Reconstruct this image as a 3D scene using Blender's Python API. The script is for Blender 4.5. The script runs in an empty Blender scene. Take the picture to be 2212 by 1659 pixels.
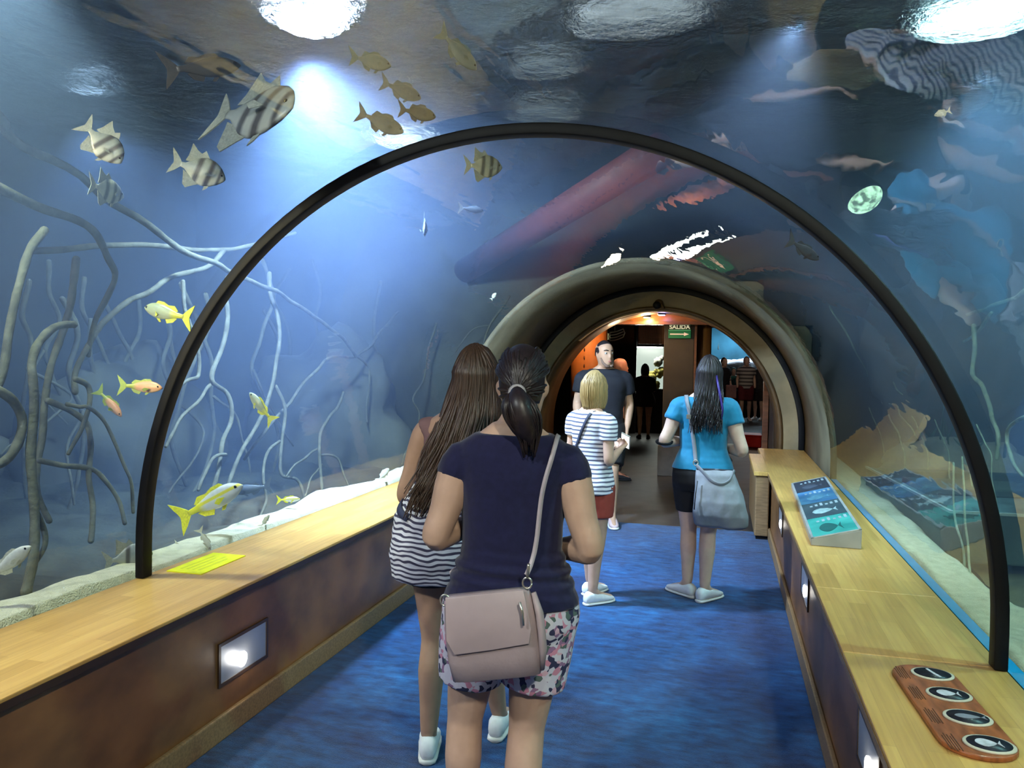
EXPO = 0.2
import bpy, math, random
import numpy as np
from mathutils import Vector as V, Matrix, noise
from mathutils.bvhtree import BVHTree
S = bpy.context.scene
COL = S.collection
PI = math.pi
# ------------------------------------------------------------------ camera
F_PX, YAW, PIT, ROL, CX, CH = 1674.36, .2639, .0338, .0168, .7614, 1.6
fw = V((-math.sin(YAW)*math.cos(PIT), math.cos(YAW)*math.cos(PIT), -math.sin(PIT)))
_r = V((math.cos(YAW), math.sin(YAW), 0)); _u = _r.cross(fw)
rt = _r*math.cos(ROL)+_u*math.sin(ROL); up = -_r*math.sin(ROL)+_u*math.cos(ROL)
CAM = V((CX, 0, CH))
cd = bpy.data.cameras.new('camera'); cam = bpy.data.objects.new('camera', cd); COL.objects.link(cam)
cd.sensor_width = 36; cd.lens = F_PX/2212*36; cd.clip_start = .05; cd.clip_end = 100
m = Matrix((rt, up, -fw)).transposed().to_4x4(); m.translation = CAM
cam.matrix_world = m
S.camera = cam
def ray(x, y): return fw+rt*((x-1106)/F_PX)-up*((y-829.5)/F_PX)
def onX(x, y, X): d = ray(x, y); return CAM+d*((X-CAM.x)/d.x)
def onY(x, y, Y): d = ray(x, y); return CAM+d*((Y-CAM.y)/d.y)
def onZ(x, y, Z): d = ray(x, y); return CAM+d*((Z-CAM.z)/d.z)
def at(x, y, D): return CAM+ray(x, y)*D
# tunnel shape
R, ZC, ELL, Y1, Y2, RI, HB, XL, XR = 1.679, .743, 1.03, 2.825, 9.31, 1.419, .615, -1.21, 1.22
YE = 7.1          # acrylic ends, concrete collar begins
WZ = 3.5          # water level
def hit(x, y):    # depth at which a sight line meets the glazing
    d = ray(x, y); o = CAM
    A = (d.x/R)**2+(d.z/(R*ELL))**2; B = 2*(o.x*d.x/R**2+(o.z-ZC)*d.z/(R*ELL)**2); Cc = (o.x/R)**2+((o.z-ZC)/(R*ELL))**2-1
    return (-B+math.sqrt(B*B-4*A*Cc))/(2*A)
def tank(x, y, extra): return at(x, y, hit(x, y)+extra)
# ------------------------------------------------------------------ materials
MATS = {}
def nodes(m): return m.node_tree.nodes, m.node_tree.links
def mat(name, col, rough=.6, var=.15, scale=8., stretch=(1, 1, 1), metal=0., spec=.4, bump=0., bscale=None, emit=None, estr=0., col2=None, sheen=0.):
    if name in MATS: return MATS[name]
    m = bpy.data.materials.new(name); m.use_nodes = True
    N, L = nodes(m); b = N['Principled BSDF']
    b.inputs['Roughness'].default_value = rough; b.inputs['Metallic'].default_value = metal
    b.inputs['Specular IOR Level'].default_value = spec
    tc = N.new('ShaderNodeTexCoord'); mp = N.new('ShaderNodeMapping'); mp.inputs['Scale'].default_value = stretch
    L.new(tc.outputs['Object'], mp.inputs[0])
    nz = N.new('ShaderNodeTexNoise'); nz.inputs['Scale'].default_value = scale; nz.inputs['Detail'].default_value = 5
    L.new(mp.outputs[0], nz.inputs['Vector'])
    rp = N.new('ShaderNodeValToRGB'); L.new(nz.outputs['Fac'], rp.inputs[0])
    c = col[:3]; c2 = col2 or [min(1, x*(1+var)) for x in c]; c1 = c if col2 else [x*(1-var) for x in c]
    rp.color_ramp.elements[0].position = .35; rp.color_ramp.elements[1].position = .65
    rp.color_ramp.elements[0].color = (*c1, 1); rp.color_ramp.elements[1].color = (*c2, 1)
    L.new(rp.outputs[0], b.inputs['Base Color'])
    if bump:
        n2 = N.new('ShaderNodeTexNoise'); n2.inputs['Scale'].default_value = bscale or scale*4; n2.inputs['Detail'].default_value = 4
        L.new(mp.outputs[0], n2.inputs['Vector'])
        bp = N.new('ShaderNodeBump'); bp.inputs['Strength'].default_value = bump; bp.inputs['Distance'].default_value = .02
        L.new(n2.outputs['Fac'], bp.inputs['Height']); L.new(bp.outputs[0], b.inputs['Normal'])
    if emit:
        b.inputs['Emission Color'].default_value = (*emit, 1); b.inputs['Emission Strength'].default_value = estr
    if sheen: b.inputs['Sheen Weight'].default_value = sheen
    MATS[name] = m
    return m
def stripes(name, ca, cb, freq, axis=2, duty=.5, wob=.04, rough=.75, wscale=5., soft=.06, offset=0.):
    m = mat(name, ca, rough, 0.02); N, L = nodes(m); b = N['Principled BSDF']
    tc = N.new('ShaderNodeTexCoord'); sp = N.new('ShaderNodeSeparateXYZ'); L.new(tc.outputs['Object'], sp.inputs[0])
    nz = N.new('ShaderNodeTexNoise'); nz.inputs['Scale'].default_value = wscale; L.new(tc.outputs['Object'], nz.inputs['Vector'])
    ad = N.new('ShaderNodeMath'); ad.operation = 'MULTIPLY_ADD'; ad.inputs[1].default_value = wob
    L.new(nz.outputs['Fac'], ad.inputs[0]); L.new(sp.outputs[axis], ad.inputs[2])
    mu = N.new('ShaderNodeMath'); mu.operation = 'MULTIPLY_ADD'; mu.inputs[1].default_value = freq; mu.inputs[2].default_value = 100+offset; L.new(ad.outputs[0], mu.inputs[0])
    fr = N.new('ShaderNodeMath'); fr.operation = 'FRACT'; L.new(mu.outputs[0], fr.inputs[0])
    rp = N.new('ShaderNodeValToRGB'); e = rp.color_ramp.elements
    e[0].position = 0; e[0].color = (*ca, 1); e[1].position = 1; e[1].color = (*ca, 1)
    for p, c in ((.5-duty/2-soft, ca), (.5-duty/2, cb), (.5+duty/2, cb), (.5+duty/2+soft, ca)):
        k = e.new(max(0, min(1, p))); k.color = (*c, 1)
    L.new(fr.outputs[0], rp.inputs[0]); L.new(rp.outputs[0], b.inputs['Base Color'])
    return m
def emis(name, col, st):
    if name in MATS: return MATS[name]
    m = bpy.data.materials.new(name); m.use_nodes = True; N, L = nodes(m)
    b = N['Principled BSDF']; b.inputs['Base Color'].default_value = (.02, .02, .02, 1)
    b.inputs['Emission Color'].default_value = (*col, 1); b.inputs['Emission Strength'].default_value = st
    try: m.cycles.emission_sampling = 'NONE'
    except Exception: pass
    MATS[name] = m; return m
# ------------------------------------------------------------------ mesh helpers
def mk(name, vf, m=None, parent=None, smooth=True, loc=None, rot=None, bevel=0., solid=0.):
    v, f = vf
    me = bpy.data.meshes.new(name); me.from_pydata([tuple(p) for p in v], [], f); me.validate()
    return link(name, me, m, parent, smooth, loc, rot, bevel, solid)
def link(name, me, m=None, parent=None, smooth=True, loc=None, rot=None, bevel=0., solid=0.):
    me.update()
    if m: me.materials.append(m)
    if smooth: me.polygons.foreach_set('use_smooth', [True]*len(me.polygons))
    o = bpy.data.objects.new(name, me); COL.objects.link(o)
    if parent is not None: o.parent = parent
    if loc is not None: o.location = loc
    if rot is not None: o.rotation_euler = rot
    if solid:
        k = o.modifiers.new('thick', 'SOLIDIFY'); k.thickness = solid; k.offset = 0
    if bevel:
        k = o.modifiers.new('bev', 'BEVEL'); k.width = bevel; k.segments = 2; k.limit_method = 'ANGLE'
    return o
def tag(o, label=None, cat=None, group=None, kind=None):
    if label: o['label'] = label
    if cat: o['category'] = cat
    if group: o['group'] = group
    if kind: o['kind'] = kind
    return o
def empty(name, loc=(0, 0, 0), rz=0, label=None, cat=None, group=None, kind=None):
    o = bpy.data.objects.new(name, None); COL.objects.link(o); o.location = loc; o.rotation_euler = (0, 0, rz)
    o.empty_display_size = .1
    return tag(o, label, cat, group, kind)
def struct(name, vf, m, smooth=False, **k):
    o = mk(name, vf, m, smooth=smooth, **k); o['kind'] = 'structure'; return o
def join(*L):
    v, f = [], []
    for a, b in L:
        n = len(v); v.extend(a); f.extend([tuple(i+n for i in q) for q in b])
    return v, f
def box(cx, cy, cz, sx, sy, sz):
    v = [V((cx+i*sx/2, cy+j*sy/2, cz+k*sz/2)) for i in (-1, 1) for j in (-1, 1) for k in (-1, 1)]
    return v, [(0, 1, 3, 2), (4, 6, 7, 5), (0, 4, 5, 1), (2, 3, 7, 6), (0, 2, 6, 4), (1, 5, 7, 3)]
def bx(x0, x1, y0, y1, z0, z1): return box((x0+x1)/2, (y0+y1)/2, (z0+z1)/2, x1-x0, y1-y0, z1-z0)
def xf(vf, M): return [M @ V(p) for p in vf[0]], vf[1]
def mv(vf, d): d = V(d); return [V(p)+d for p in vf[0]], vf[1]
def ring(c, u, v, a, b, n=16, e=2.0):
    c, u, v = V(c), V(u), V(v); out = []
    for i in range(n):
        t = 2*PI*i/n; ct, st = math.cos(t), math.sin(t)
        out.append(c+u*(a*math.copysign(abs(ct)**(2/e), ct))+v*(b*math.copysign(abs(st)**(2/e), st)))
    return out
def loft(secs, cap=True):
    n = len(secs[0]); v = [p for s in secs for p in s]; f = []
    for i in range(len(secs)-1):
        for j in range(n):
            k = (j+1) % n
            f.append((i*n+j, i*n+k, (i+1)*n+k, (i+1)*n+j))
    if cap:
        f.append(tuple(range(n-1, -1, -1))); f.append(tuple(range((len(secs)-1)*n, len(secs)*n)))
    return v, f
def catmull(P, k=4):
    P = [V(p) for p in P]
    if len(P) < 3 or k < 2: return P
    out = []
    for i in range(len(P)-1):
        a, b, c, d = P[max(i-1, 0)], P[i], P[i+1], P[min(i+2, len(P)-1)]
        for j in range(k):
            t = j/k
            out.append(.5*((2*b)+(c-a)*t+(2*a-5*b+4*c-d)*t*t+(3*b-a-3*c+d)*t**3))
    out.append(P[-1]); return out
def lerp(L, t):
    x = t*(len(L)-1); i = min(int(x), len(L)-2); return L[i]+(L[i+1]-L[i])*(x-i)
def tube(P, rad, n=8, flat=(1, 1), ref=None, roundend=False):
    P = [V(p) for p in P]; N = len(P)
    if not hasattr(rad, '__len__'): rad = [rad]*N
    if len(rad) != N: rad = [lerp(list(rad), i/(N-1)) for i in range(N)]
    T = [(P[min(i+1, N-1)]-P[max(i-1, 0)]).normalized() for i in range(N)]
    ref = V(ref) if ref is not None else (V((0, 0, 1)) if abs(T[0].z) < .9 else V((0, 1, 0)))
    u = (ref-T[0]*ref.dot(T[0])).normalized(); secs = []
    for i in range(N):
        u = (u-T[i]*u.dot(T[i]))
        u = u.normalized() if u.length > 1e-6 else T[i].orthogonal().normalized()
        w = T[i].cross(u)
        if roundend and i == 0:
            secs += [ring(P[i]-T[i]*rad[i]*.8, u, w, rad[i]*.5*flat[0], rad[i]*.5*flat[1], n), ring(P[i]-T[i]*rad[i]*.4, u, w, rad[i]*.87*flat[0], rad[i]*.87*flat[1], n)]
        secs.append(ring(P[i], u, w, rad[i]*flat[0], rad[i]*flat[1], n))
        if roundend and i == N-1:
            secs += [ring(P[i]+T[i]*rad[i]*.4, u, w, rad[i]*.87*flat[0], rad[i]*.87*flat[1], n), ring(P[i]+T[i]*rad[i]*.8, u, w, rad[i]*.5*flat[0], rad[i]*.5*flat[1], n)]
    return loft(secs)
def ball(c, rx, ry=None, rz=None, n=14, k=9):
    ry = ry or rx; rz = rz or rx; c = V(c)
    secs = [ring(c+V((0, 0, -rz*math.cos(PI*i/k))), (1, 0, 0), (0, 1, 0), max(1e-4, rx*math.sin(PI*i/k)), max(1e-4, ry*math.sin(PI*i/k)), n) for i in range(0, k+1)]
    return loft(secs)
def plate(pts, t, nrm):
    """flat outline -> thin solid plate"""
    nrm = V(nrm).normalized(); n = len(pts)
    v = [V(p)-nrm*t/2 for p in pts]+[V(p)+nrm*t/2 for p in pts]
    f = [tuple(range(n-1, -1, -1)), tuple(range(n, 2*n))]+[(i, (i+1) % n, n+(i+1) % n, n+i) for i in range(n)]
    return v, f
def arch(r0, r1, y0, y1, zb, n=64, ell=ELL):
    """solid arch: inner radius r0, outer r1, from y0 to y1, straight down from the springing to zb"""
    def prof(r):
        p = [(r, zb)]+[(r*math.cos(PI*i/n), ZC+r*ell*math.sin(PI*i/n)) for i in range(n+1)]+[(-r, zb)]
        return p
    a, b = prof(r0), prof(r1); k = len(a); v = []
    for y in (y0, y1):
        v += [V((p[0], y, p[1])) for p in a]; v += [V((p[0], y, p[1])) for p in b]
    f = []
    for i in range(k-1):
        f += [(i, i+1, k+i+1, k+i), (2*k+i, 3*k+i, 3*k+i+1, 2*k+i+1), (i, 2*k+i, 2*k+i+1, i+1), (k+i, k+i+1, 3*k+i+1, 3*k+i)]
    f += [(0, k, 3*k, 2*k), (k-1, 3*k-1, 4*k-1, 2*k-1)]
    return v, f
_tmp = 0
def remesh(vf, vox=.008, sm=4, disp=None):
    v, f = vf
    me = bpy.data.meshes.new('t'); me.from_pydata([tuple(p) for p in v], [], f); me.validate()
    o = bpy.data.objects.new('t', me); COL.objects.link(o)
    k = o.modifiers.new('r', 'REMESH'); k.mode = 'VOXEL'; k.voxel_size = vox; k.use_smooth_shade = True
    if sm:
        k = o.modifiers.new('s', 'SMOOTH'); k.factor = .5; k.iterations = sm
    dg = bpy.context.evaluated_depsgraph_get(); dg.update()
    out = bpy.data.meshes.new_from_object(o.evaluated_get(dg))
    bpy.data.objects.remove(o); bpy.data.meshes.remove(me)
    if disp:
        out.update()
        n = len(out.vertices); co = np.empty(n*3); no = np.empty(n*3)
        out.vertices.foreach_get('co', co); out.vertices.foreach_get('normal', no)
        co = co.reshape(-1, 3); no = no.reshape(-1, 3)
        d = np.array([disp(V(c), V(q)) for c, q in zip(co, no)])
        co = co+no*d[:, None]; out.vertices.foreach_set('co', co.ravel()); out.update()
    return out
def bvh(me): return BVHTree.FromPolygons([v.co.copy() for v in me.vertices], [tuple(p.vertices) for p in me.polygons])
def fold(sx, sy, sz, amp, seed=0.):
    def g(p, n): return amp*noise.noise(V((p.x*sx+seed, p.y*sy, p.z*sz+seed)))+.4*amp*noise.noise(V((p.x*sx*2.3, p.y*sy*2.3+seed, p.z*sz*2.3)))
    return g
# ------------------------------------------------------------------ setting
def blockwood(name, c1, c2, rough=.35):
    m = mat(name, c1, rough, .1); N, L = nodes(m); b = N['Principled BSDF']
    tc = N.new('ShaderNodeTexCoord'); mp = N.new('ShaderNodeMapping'); mp.inputs['Rotation'].default_value = (0, 0, PI/2)
    L.new(tc.outputs['Object'], mp.inputs[0])
    br = N.new('ShaderNodeTexBrick'); br.inputs['Scale'].default_value = 1; br.inputs['Brick Width'].default_value = .42; br.inputs['Row Height'].default_value = .07
    br.inputs['Mortar Size'].default_value = .0006; br.inputs['Color1'].default_value = (*c1, 1); br.inputs['Color2'].default_value = (*c2, 1); br.inputs['Mortar'].default_value = (*[x*.8 for x in c1], 1)
    L.new(mp.outputs[0], br.inputs[0])
    mp2 = N.new('ShaderNodeMapping'); mp2.inputs['Scale'].default_value = (60, 3, 60); L.new(tc.outputs['Object'], mp2.inputs[0])
    nz = N.new('ShaderNodeTexNoise'); nz.inputs['Scale'].default_value = 1; nz.inputs['Detail'].default_value = 4; L.new(mp2.outputs[0], nz.inputs[0])
    mx = N.new('ShaderNodeMix'); mx.data_type = 'RGBA'; mx.blend_type = 'OVERLAY'; mx.inputs[0].default_value = .35
    L.new(br.outputs[0], mx.inputs[6]); L.new(nz.outputs['Fac'], mx.inputs[7])
    L.new(mx.outputs[2], b.inputs['Base Color']); return m
M_top = blockwood('bench_wood', (.52, .30, .085), (.64, .385, .115))
M_front = mat('varnished_panel', (.20, .088, .028), .42, .35, 3, (1, 1, 1.5), spec=.5, bump=.03, bscale=30)
M_edge = mat('dark_edge', (.05, .026, .014), .4)
M_plinth = mat('plinth_wood', (.26, .16, .075), .5, .2, 12, (1, 8, 8))
def carpet():
    m = mat('blue_carpet', (.0025, .032, .125), .95, .2, 1.6, spec=.1, col2=(.007, .09, .26), bump=.5, bscale=240, sheen=.15)
    N, L = nodes(m); b = N['Principled BSDF']
    rp = b.inputs['Base Color'].links[0].from_node
    tc = N.new('ShaderNodeTexCoord'); mp = N.new('ShaderNodeMapping'); mp.inputs['Scale'].default_value = (7, 16, 8); mp.inputs['Rotation'].default_value = (0, 0, .2)
    L.new(tc.outputs['Object'], mp.inputs[0]); nz = N.new('ShaderNodeTexNoise'); nz.inputs['Scale'].default_value = 1.2; nz.inputs['Detail'].default_value = 8; nz.inputs['Roughness'].default_value = .65; L.new(mp.outputs[0], nz.inputs[0])
    r2 = N.new('ShaderNodeValToRGB'); r2.color_ramp.elements[0].position = .35; r2.color_ramp.elements[1].position = .7
    r2.color_ramp.elements[0].color = (.28, .34, .45, 1); r2.color_ramp.elements[1].color = (1.5, 1.45, 1.35, 1); L.new(nz.outputs['Fac'], r2.inputs[0])
    mx = N.new('ShaderNodeMix'); mx.data_type = 'RGBA'; mx.blend_type = 'MULTIPLY'; mx.inputs[0].default_value = 1
    L.new(rp.outputs[0], mx.inputs[6]); L.new(r2.outputs[0], mx.inputs[7]); L.new(mx.outputs[2], b.inputs['Base Color']); return m
M_conc = mat('beige_render', (.26, .205, .12), .85, .2, 2.5, bump=.12, bscale=40)
M_conc2 = mat('grey_render', (.13, .115, .075), .9, .25, 2.0, bump=.15, bscale=40)
M_black = mat('black_rubber', (.006, .006, .008), .55, spec=.2)
M_floor2 = mat('dark_tile_floor', (.035, .032, .03), .5, .3, 4)
M_rock = mat('reef_rock', (.055, .06, .05), .95, .45, 1.4, bump=.5, bscale=9)
M_rockB = mat('brown_rock', (.075, .05, .038), .95, .4, 1.6, bump=.5, bscale=9)
M_tankwall = mat('tank_wall', (.045, .055, .06), .95, .3, .8)
M_sand = mat('coral_sand', (.52, .51, .38), .95, .12, 22, bump=.6, bscale=140)
M_root = mat('root_bark', (.075, .08, .06), .9, .35, 14, bump=.4, bscale=40)

struct('floor', bx(-1.3, 1.3, -4.2, 7.6, -.06, 0), carpet())
struct('floor_far_hall', bx(-9, 9, 7.6, 27, -.06, -.003), M_floor2)
struct('wall_behind', bx(-7, 7, -4.6, -4.3, -.06, 5.2), M_tankwall)

# benches
def bench(side, name, label):
    s = side; xi = XL if s < 0 else XR
    e = empty(name, (xi, 3, 0), 0, label, 'bench')
    y0, y1 = -4.25, 9.28
    def p(nm, a, b2, z0, z1, m, bv=0., ya=y0, yb=y1):
        xa, xb = sorted((xi+s*a, xi+s*b2)); o = mk(nm, bx(xa-xi, xb-xi, ya-3, yb-3, z0, z1), m, e, False, bevel=bv); return o
    top_edges = [y0, 2.83, 3.62, y1] if s > 0 else [y0, y1]
    for a, b2 in zip(top_edges[:-1], top_edges[1:]):
        p('worktop', -.035, (R-abs(xi))-.004, HB-.035, HB, M_top, .004, a+.0012, b2-.0012)
    p('edge_strip', -.038, -.0352, HB-.036, HB-.012, M_edge if s < 0 else M_plinth)
    p('front_panel', 0, .03, .0, HB-.0355, M_front)
    p('plinth', -.022, -.0005, .0, .105, M_plinth, .006)
    return e
bench(-1, 'bench', 'long varnished wooden bench ledge along the left glass, with a yellow notice on it')
rb = bench(1, 'bench', 'long varnished wooden bench ledge along the right glass, carrying the tilted fish panel')
pier = empty('bench_pier', (1.2, 7.9, 0), 0, 'short protruding wooden end block of the right bench beside the arch', 'bench end')
mk('body', bx(-.1, .02, -.62, .75, .03, HB-.036), M_plinth, pier, False, bevel=.012)
mk('foot', bx(-.085, .02, -.6, .73, 0, .03), M_black, pier, False)
mk('top', bx(-.115, .02, -.64, .77, HB-.036, HB+.002), M_top, pier, False, bevel=.004)
pier.location.x = 1.18

# ring joints
def ringjoint(name, y, label, t=.05, r=.055):
    o = mk(name, arch(R-r, R-.003, y-t/2, y+t/2, HB+.001, 72), M_black, None, True, bevel=.006)
    tag(o, label, 'joint'); return o
ringjoint('black_joint_ring', Y1, 'large near black rubber ring arching over the walkway at the glass joint', .06, .045)
ringjoint('black_joint_ring', Y2-.045, 'smaller far black ring lining the beige entrance arch', .08, .06)

# glazing
def acrylic():
    m = bpy.data.materials.new('acrylic_inside'); m.use_nodes = True; N, L = nodes(m)
    for n in list(N): N.remove(n)
    out = N.new('ShaderNodeOutputMaterial'); tr = N.new('ShaderNodeBsdfTransparent'); gl = N.new('ShaderNodeBsdfGlossy'); mx = N.new('ShaderNodeMixShader'); fr = N.new('ShaderNodeFresnel')
    tr.inputs[0].default_value = (.93, .97, .98, 1); gl.inputs['Roughness'].default_value = .012; fr.inputs['IOR'].default_value = 1.4
    tc = N.new('ShaderNodeTexCoord'); mp = N.new('ShaderNodeMapping'); mp.inputs['Scale'].default_value = (2.2, .5, 2.2); L.new(tc.outputs['Object'], mp.inputs[0])
    nz = N.new('ShaderNodeTexNoise'); nz.inputs['Scale'].default_value = 2.4; nz.inputs['Detail'].default_value = 3; L.new(mp.outputs[0], nz.inputs[0])
    bp = N.new('ShaderNodeBump'); bp.inputs['Strength'].default_value = .5; bp.inputs['Distance'].default_value = .006; L.new(nz.outputs['Fac'], bp.inputs['Height'])
    L.new(bp.outputs[0], gl.inputs['Normal'])
    L.new(fr.outputs[0], mx.inputs[0]); L.new(tr.outputs[0], mx.inputs[1]); L.new(gl.outputs[0], mx.inputs[2]); L.new(mx.outputs[0], out.inputs[0]); return m
def clear(name, c):
    m = bpy.data.materials.new(name); m.use_nodes = True; N, L = nodes(m)
    for n in list(N): N.remove(n)
    out = N.new('ShaderNodeOutputMaterial'); tr = N.new('ShaderNodeBsdfTransparent'); tr.inputs[0].default_value = (*c, 1); L.new(tr.outputs[0], out.inputs[0]); return m
def acr():
    n = 96; v, f, mi = [], [], []
    RO = R+.05
    def prof(r):
        return [(r, HB-.12)]+[(r*math.cos(PI*i/n), ZC+r*ELL*math.sin(PI*i/n)) for i in range(n+1)]+[(-r, HB-.12)]
    a, b = prof(R), prof(RO); k = len(a); ys = (-4.28, YE)
    for y in ys:
        v += [(p[0], y, p[1]) for p in a]; v += [(p[0], y, p[1]) for p in b]
    for i in range(k-1):
        f.append((i, i+1, 2*k+i+1, 2*k+i)); mi.append(0)
        f.append((k+i, 3*k+i, 3*k+i+1, k+i+1)); mi.append(1)
    me = bpy.data.meshes.new('acrylic_tunnel'); me.from_pydata(v, [], f); me.materials.append(acrylic()); me.materials.append(clear('acrylic_outside', (.97, .99, 1)))
    me.polygons.foreach_set('material_index', mi); me.polygons.foreach_set('use_smooth', [True]*len(f)); me.update()
    o = bpy.data.objects.new('window_1', me); COL.objects.link(o); o['kind'] = 'structure'
acr()
# blue sealing strips at the foot of the glass
M_seal = mat('blue_sealant', (.0, .30, .62), .45, .08)
struct('trim_1', bx(R+.002, R+.048, -4.2, YE-.02, HB-.115, HB-.004), M_seal)

# concrete collar + end arch
struct('wall_collar', arch(R, R+.052, YE, Y2, .0, 72), M_conc2, True)
def portal():
    n = 72; v, f = [], []
    def prof(r): return [(r, 0)]+[(r*math.cos(PI*i/n), ZC+r*ELL*.985*math.sin(PI*i/n)) for i in range(n+1)]+[(-r, 0)]
    a, b = prof(RI), prof(R+.4); k = len(a)
    for y in (Y2, Y2+.22):
        v += [V((p[0], y, p[1])) for p in a]; v += [V((p[0], y, p[1])) for p in b]
    for i in range(k-1):
        f += [(i, i+1, k+i+1, k+i), (2*k+i, 3*k+i, 3*k+i+1, 2*k+i+1), (i, 2*k+i, 2*k+i+1, i+1)]
    return v, f
struct('wall_portal', portal(), M_conc, True)
M_lin = mat('brown_lining', (.095, .055, .025), .5, .25, 6)
struct('trim_2', arch(RI-.012, RI+.03, Y2-.015, Y2+.9, .0, 72), M_lin, True)
struct('wall_end_left', join(bx(-7, -1.735, Y2-.05, Y2+.25, -.06, 5.2), bx(-1.735, -1.2, Y2-.05, Y2+.25, 2.02, 2.53)), M_rock)
struct('wall_end_right', join(bx(1.735, 7, Y2-.05, Y2+.25, -.06, 5.2), bx(1.2, 1.735, Y2-.05, Y2+.25, 2.02, 2.53)), M_rockB)
struct('wall_end_top', bx(-1.735, 1.735, Y2-.05, Y2+.25, 2.53, 5.2), M_rock)
struct('wall_left', bx(-6.6, -6.3, -4.3, Y2, -.06, 5.2), M_tankwall)
struct('wall_right', bx(5.6, 5.9, -4.3, Y2, -.06, 5.2), M_tankwall)
M_ceil = mat('dark_ceiling', (.03, .02, .03), .9)
struct('ceiling', bx(-6.6, 5.9, -4.6, Y2+.25, 5.1, 5.3), M_ceil)

# tank floors: sand next to the glass, silt and rubble beyond
def terrain(name, x0, x1, zf, m, ny=110, nx=26, y0=-4.28, y1=Y2-.05, skirt=-1, sx=None):
    v, f = [], []
    for j in range(ny+1):
        y = y0+(y1-y0)*j/ny
        for i in range(nx+1):
            x = x0+(x1-x0)*i/nx
            if skirt == i: x = sx
            v.append((x, y, HB-.16 if i == skirt else zf(x, y, i/nx)))
    for j in range(ny):
        for i in range(nx):
            a = j*(nx+1)+i; f.append((a, a+1, a+nx+2, a+nx+1))
    return mk(name, (v, f), m)
nz3 = lambda x, y, z=0: noise.noise(V((x, y, z)))
sandL = terrain('sand', -2.2, -R-.0525, lambda x, y, t: (HB-.004+.018*nz3(x*2, y*2.5)+.012*nz3(x*9, y*9))-.45*max(0, .55+.25*nz3(1, y*1.3)-t)**1.3 , M_sand, 220, 22, skirt=22, sx=-R-.054)
tag(sandL, 'strip of pale coral sand along the left glass', 'sand', kind='stuff')
sandR = terrain('sand', R+.053, 2.35, lambda x, y, t: (HB-.03+.03*nz3(x*2, y*2.5, 4)+.012*nz3(x*9, y*9))-.6*max(0, t-.38-.2*nz3(1, y*1.3, 9))**1.1, M_sand, 220, 22, skirt=0, sx=R+.054)
tag(sandR, 'strip of greenish pale sand along the right glass', 'sand', kind='stuff')
silt = mat('dark_silt', (.03, .036, .028), .95, .4, 3, bump=.5, bscale=20)
o = terrain('ground_left', -6.4, -2.05, lambda x, y, t: .36+.10*nz3(x*1.5, y*1.5)+.05*nz3(x*5, y*5)+.2*max(0, .5-t), silt); o['kind'] = 'structure'
siltR = mat('brown_silt', (.075, .07, .035), .95, .4, 3, bump=.5, bscale=20)
o = terrain('ground_right', 2.25, 5.7, lambda x, y, t: .37+.06*nz3(x*1.5, y*1.5, 3)+.03*nz3(x*5, y*5)+.25*max(0, t-.6), siltR); o['kind'] = 'structure'

# the water: one body of lightly cloudy water around the tunnel
def water():
    n = 64; rw = R+.056; zb = .25
    P = [(-6.29, zb), (-6.29, WZ-.004), (5.59, WZ-.004), (5.59, zb), (rw, zb)]+[(rw*math.cos(PI*i/n), ZC+rw*ELL*math.sin(PI*i/n)) for i in range(n+1)]+[(-rw, zb)]
    k = len(P); v = [(p[0], y, p[1]) for y in (-4.29, Y2-.055) for p in P]
    f = [tuple(range(k)), tuple(range(2*k-1, k-1, -1))]+[(i, k+i, k+(i+1) % k, (i+1) % k) for i in range(k)]
    m = bpy.data.materials.new('cloudy_water'); m.use_nodes = True; N, L = nodes(m)
    for q in list(N): N.remove(q)
    out = N.new('ShaderNodeOutputMaterial'); sc = N.new('ShaderNodeVolumeScatter'); ab = N.new('ShaderNodeVolumeAbsorption'); ad = N.new('ShaderNodeAddShader')
    sc.inputs['Color'].default_value = (.37, .54, 1, 1); sc.inputs['Density'].default_value = VOL_S; sc.inputs['Anisotropy'].default_value = .35
    ab.inputs['Color'].default_value = (.25, .62, .80, 1); ab.inputs['Density'].default_value = VOL_A
    L.new(sc.outputs[0], ad.inputs[0]); L.new(ab.outputs[0], ad.inputs[1]); L.new(ad.outputs[0], out.inputs['Volume'])
    try: m.cycles.homogeneous_volume = True
    except Exception: pass
    o = mk('water', (v, f), m, smooth=False)
    import bmesh
    b_ = bmesh.new(); b_.from_mesh(o.data); bmesh.ops.recalc_face_normals(b_, faces=b_.faces); b_.to_mesh(o.data); b_.free()
    tag(o, 'clear blue aquarium water surrounding the walkway tunnel', 'water', kind='structure')
VOL_S, VOL_A = .12, .06
water()
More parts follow.
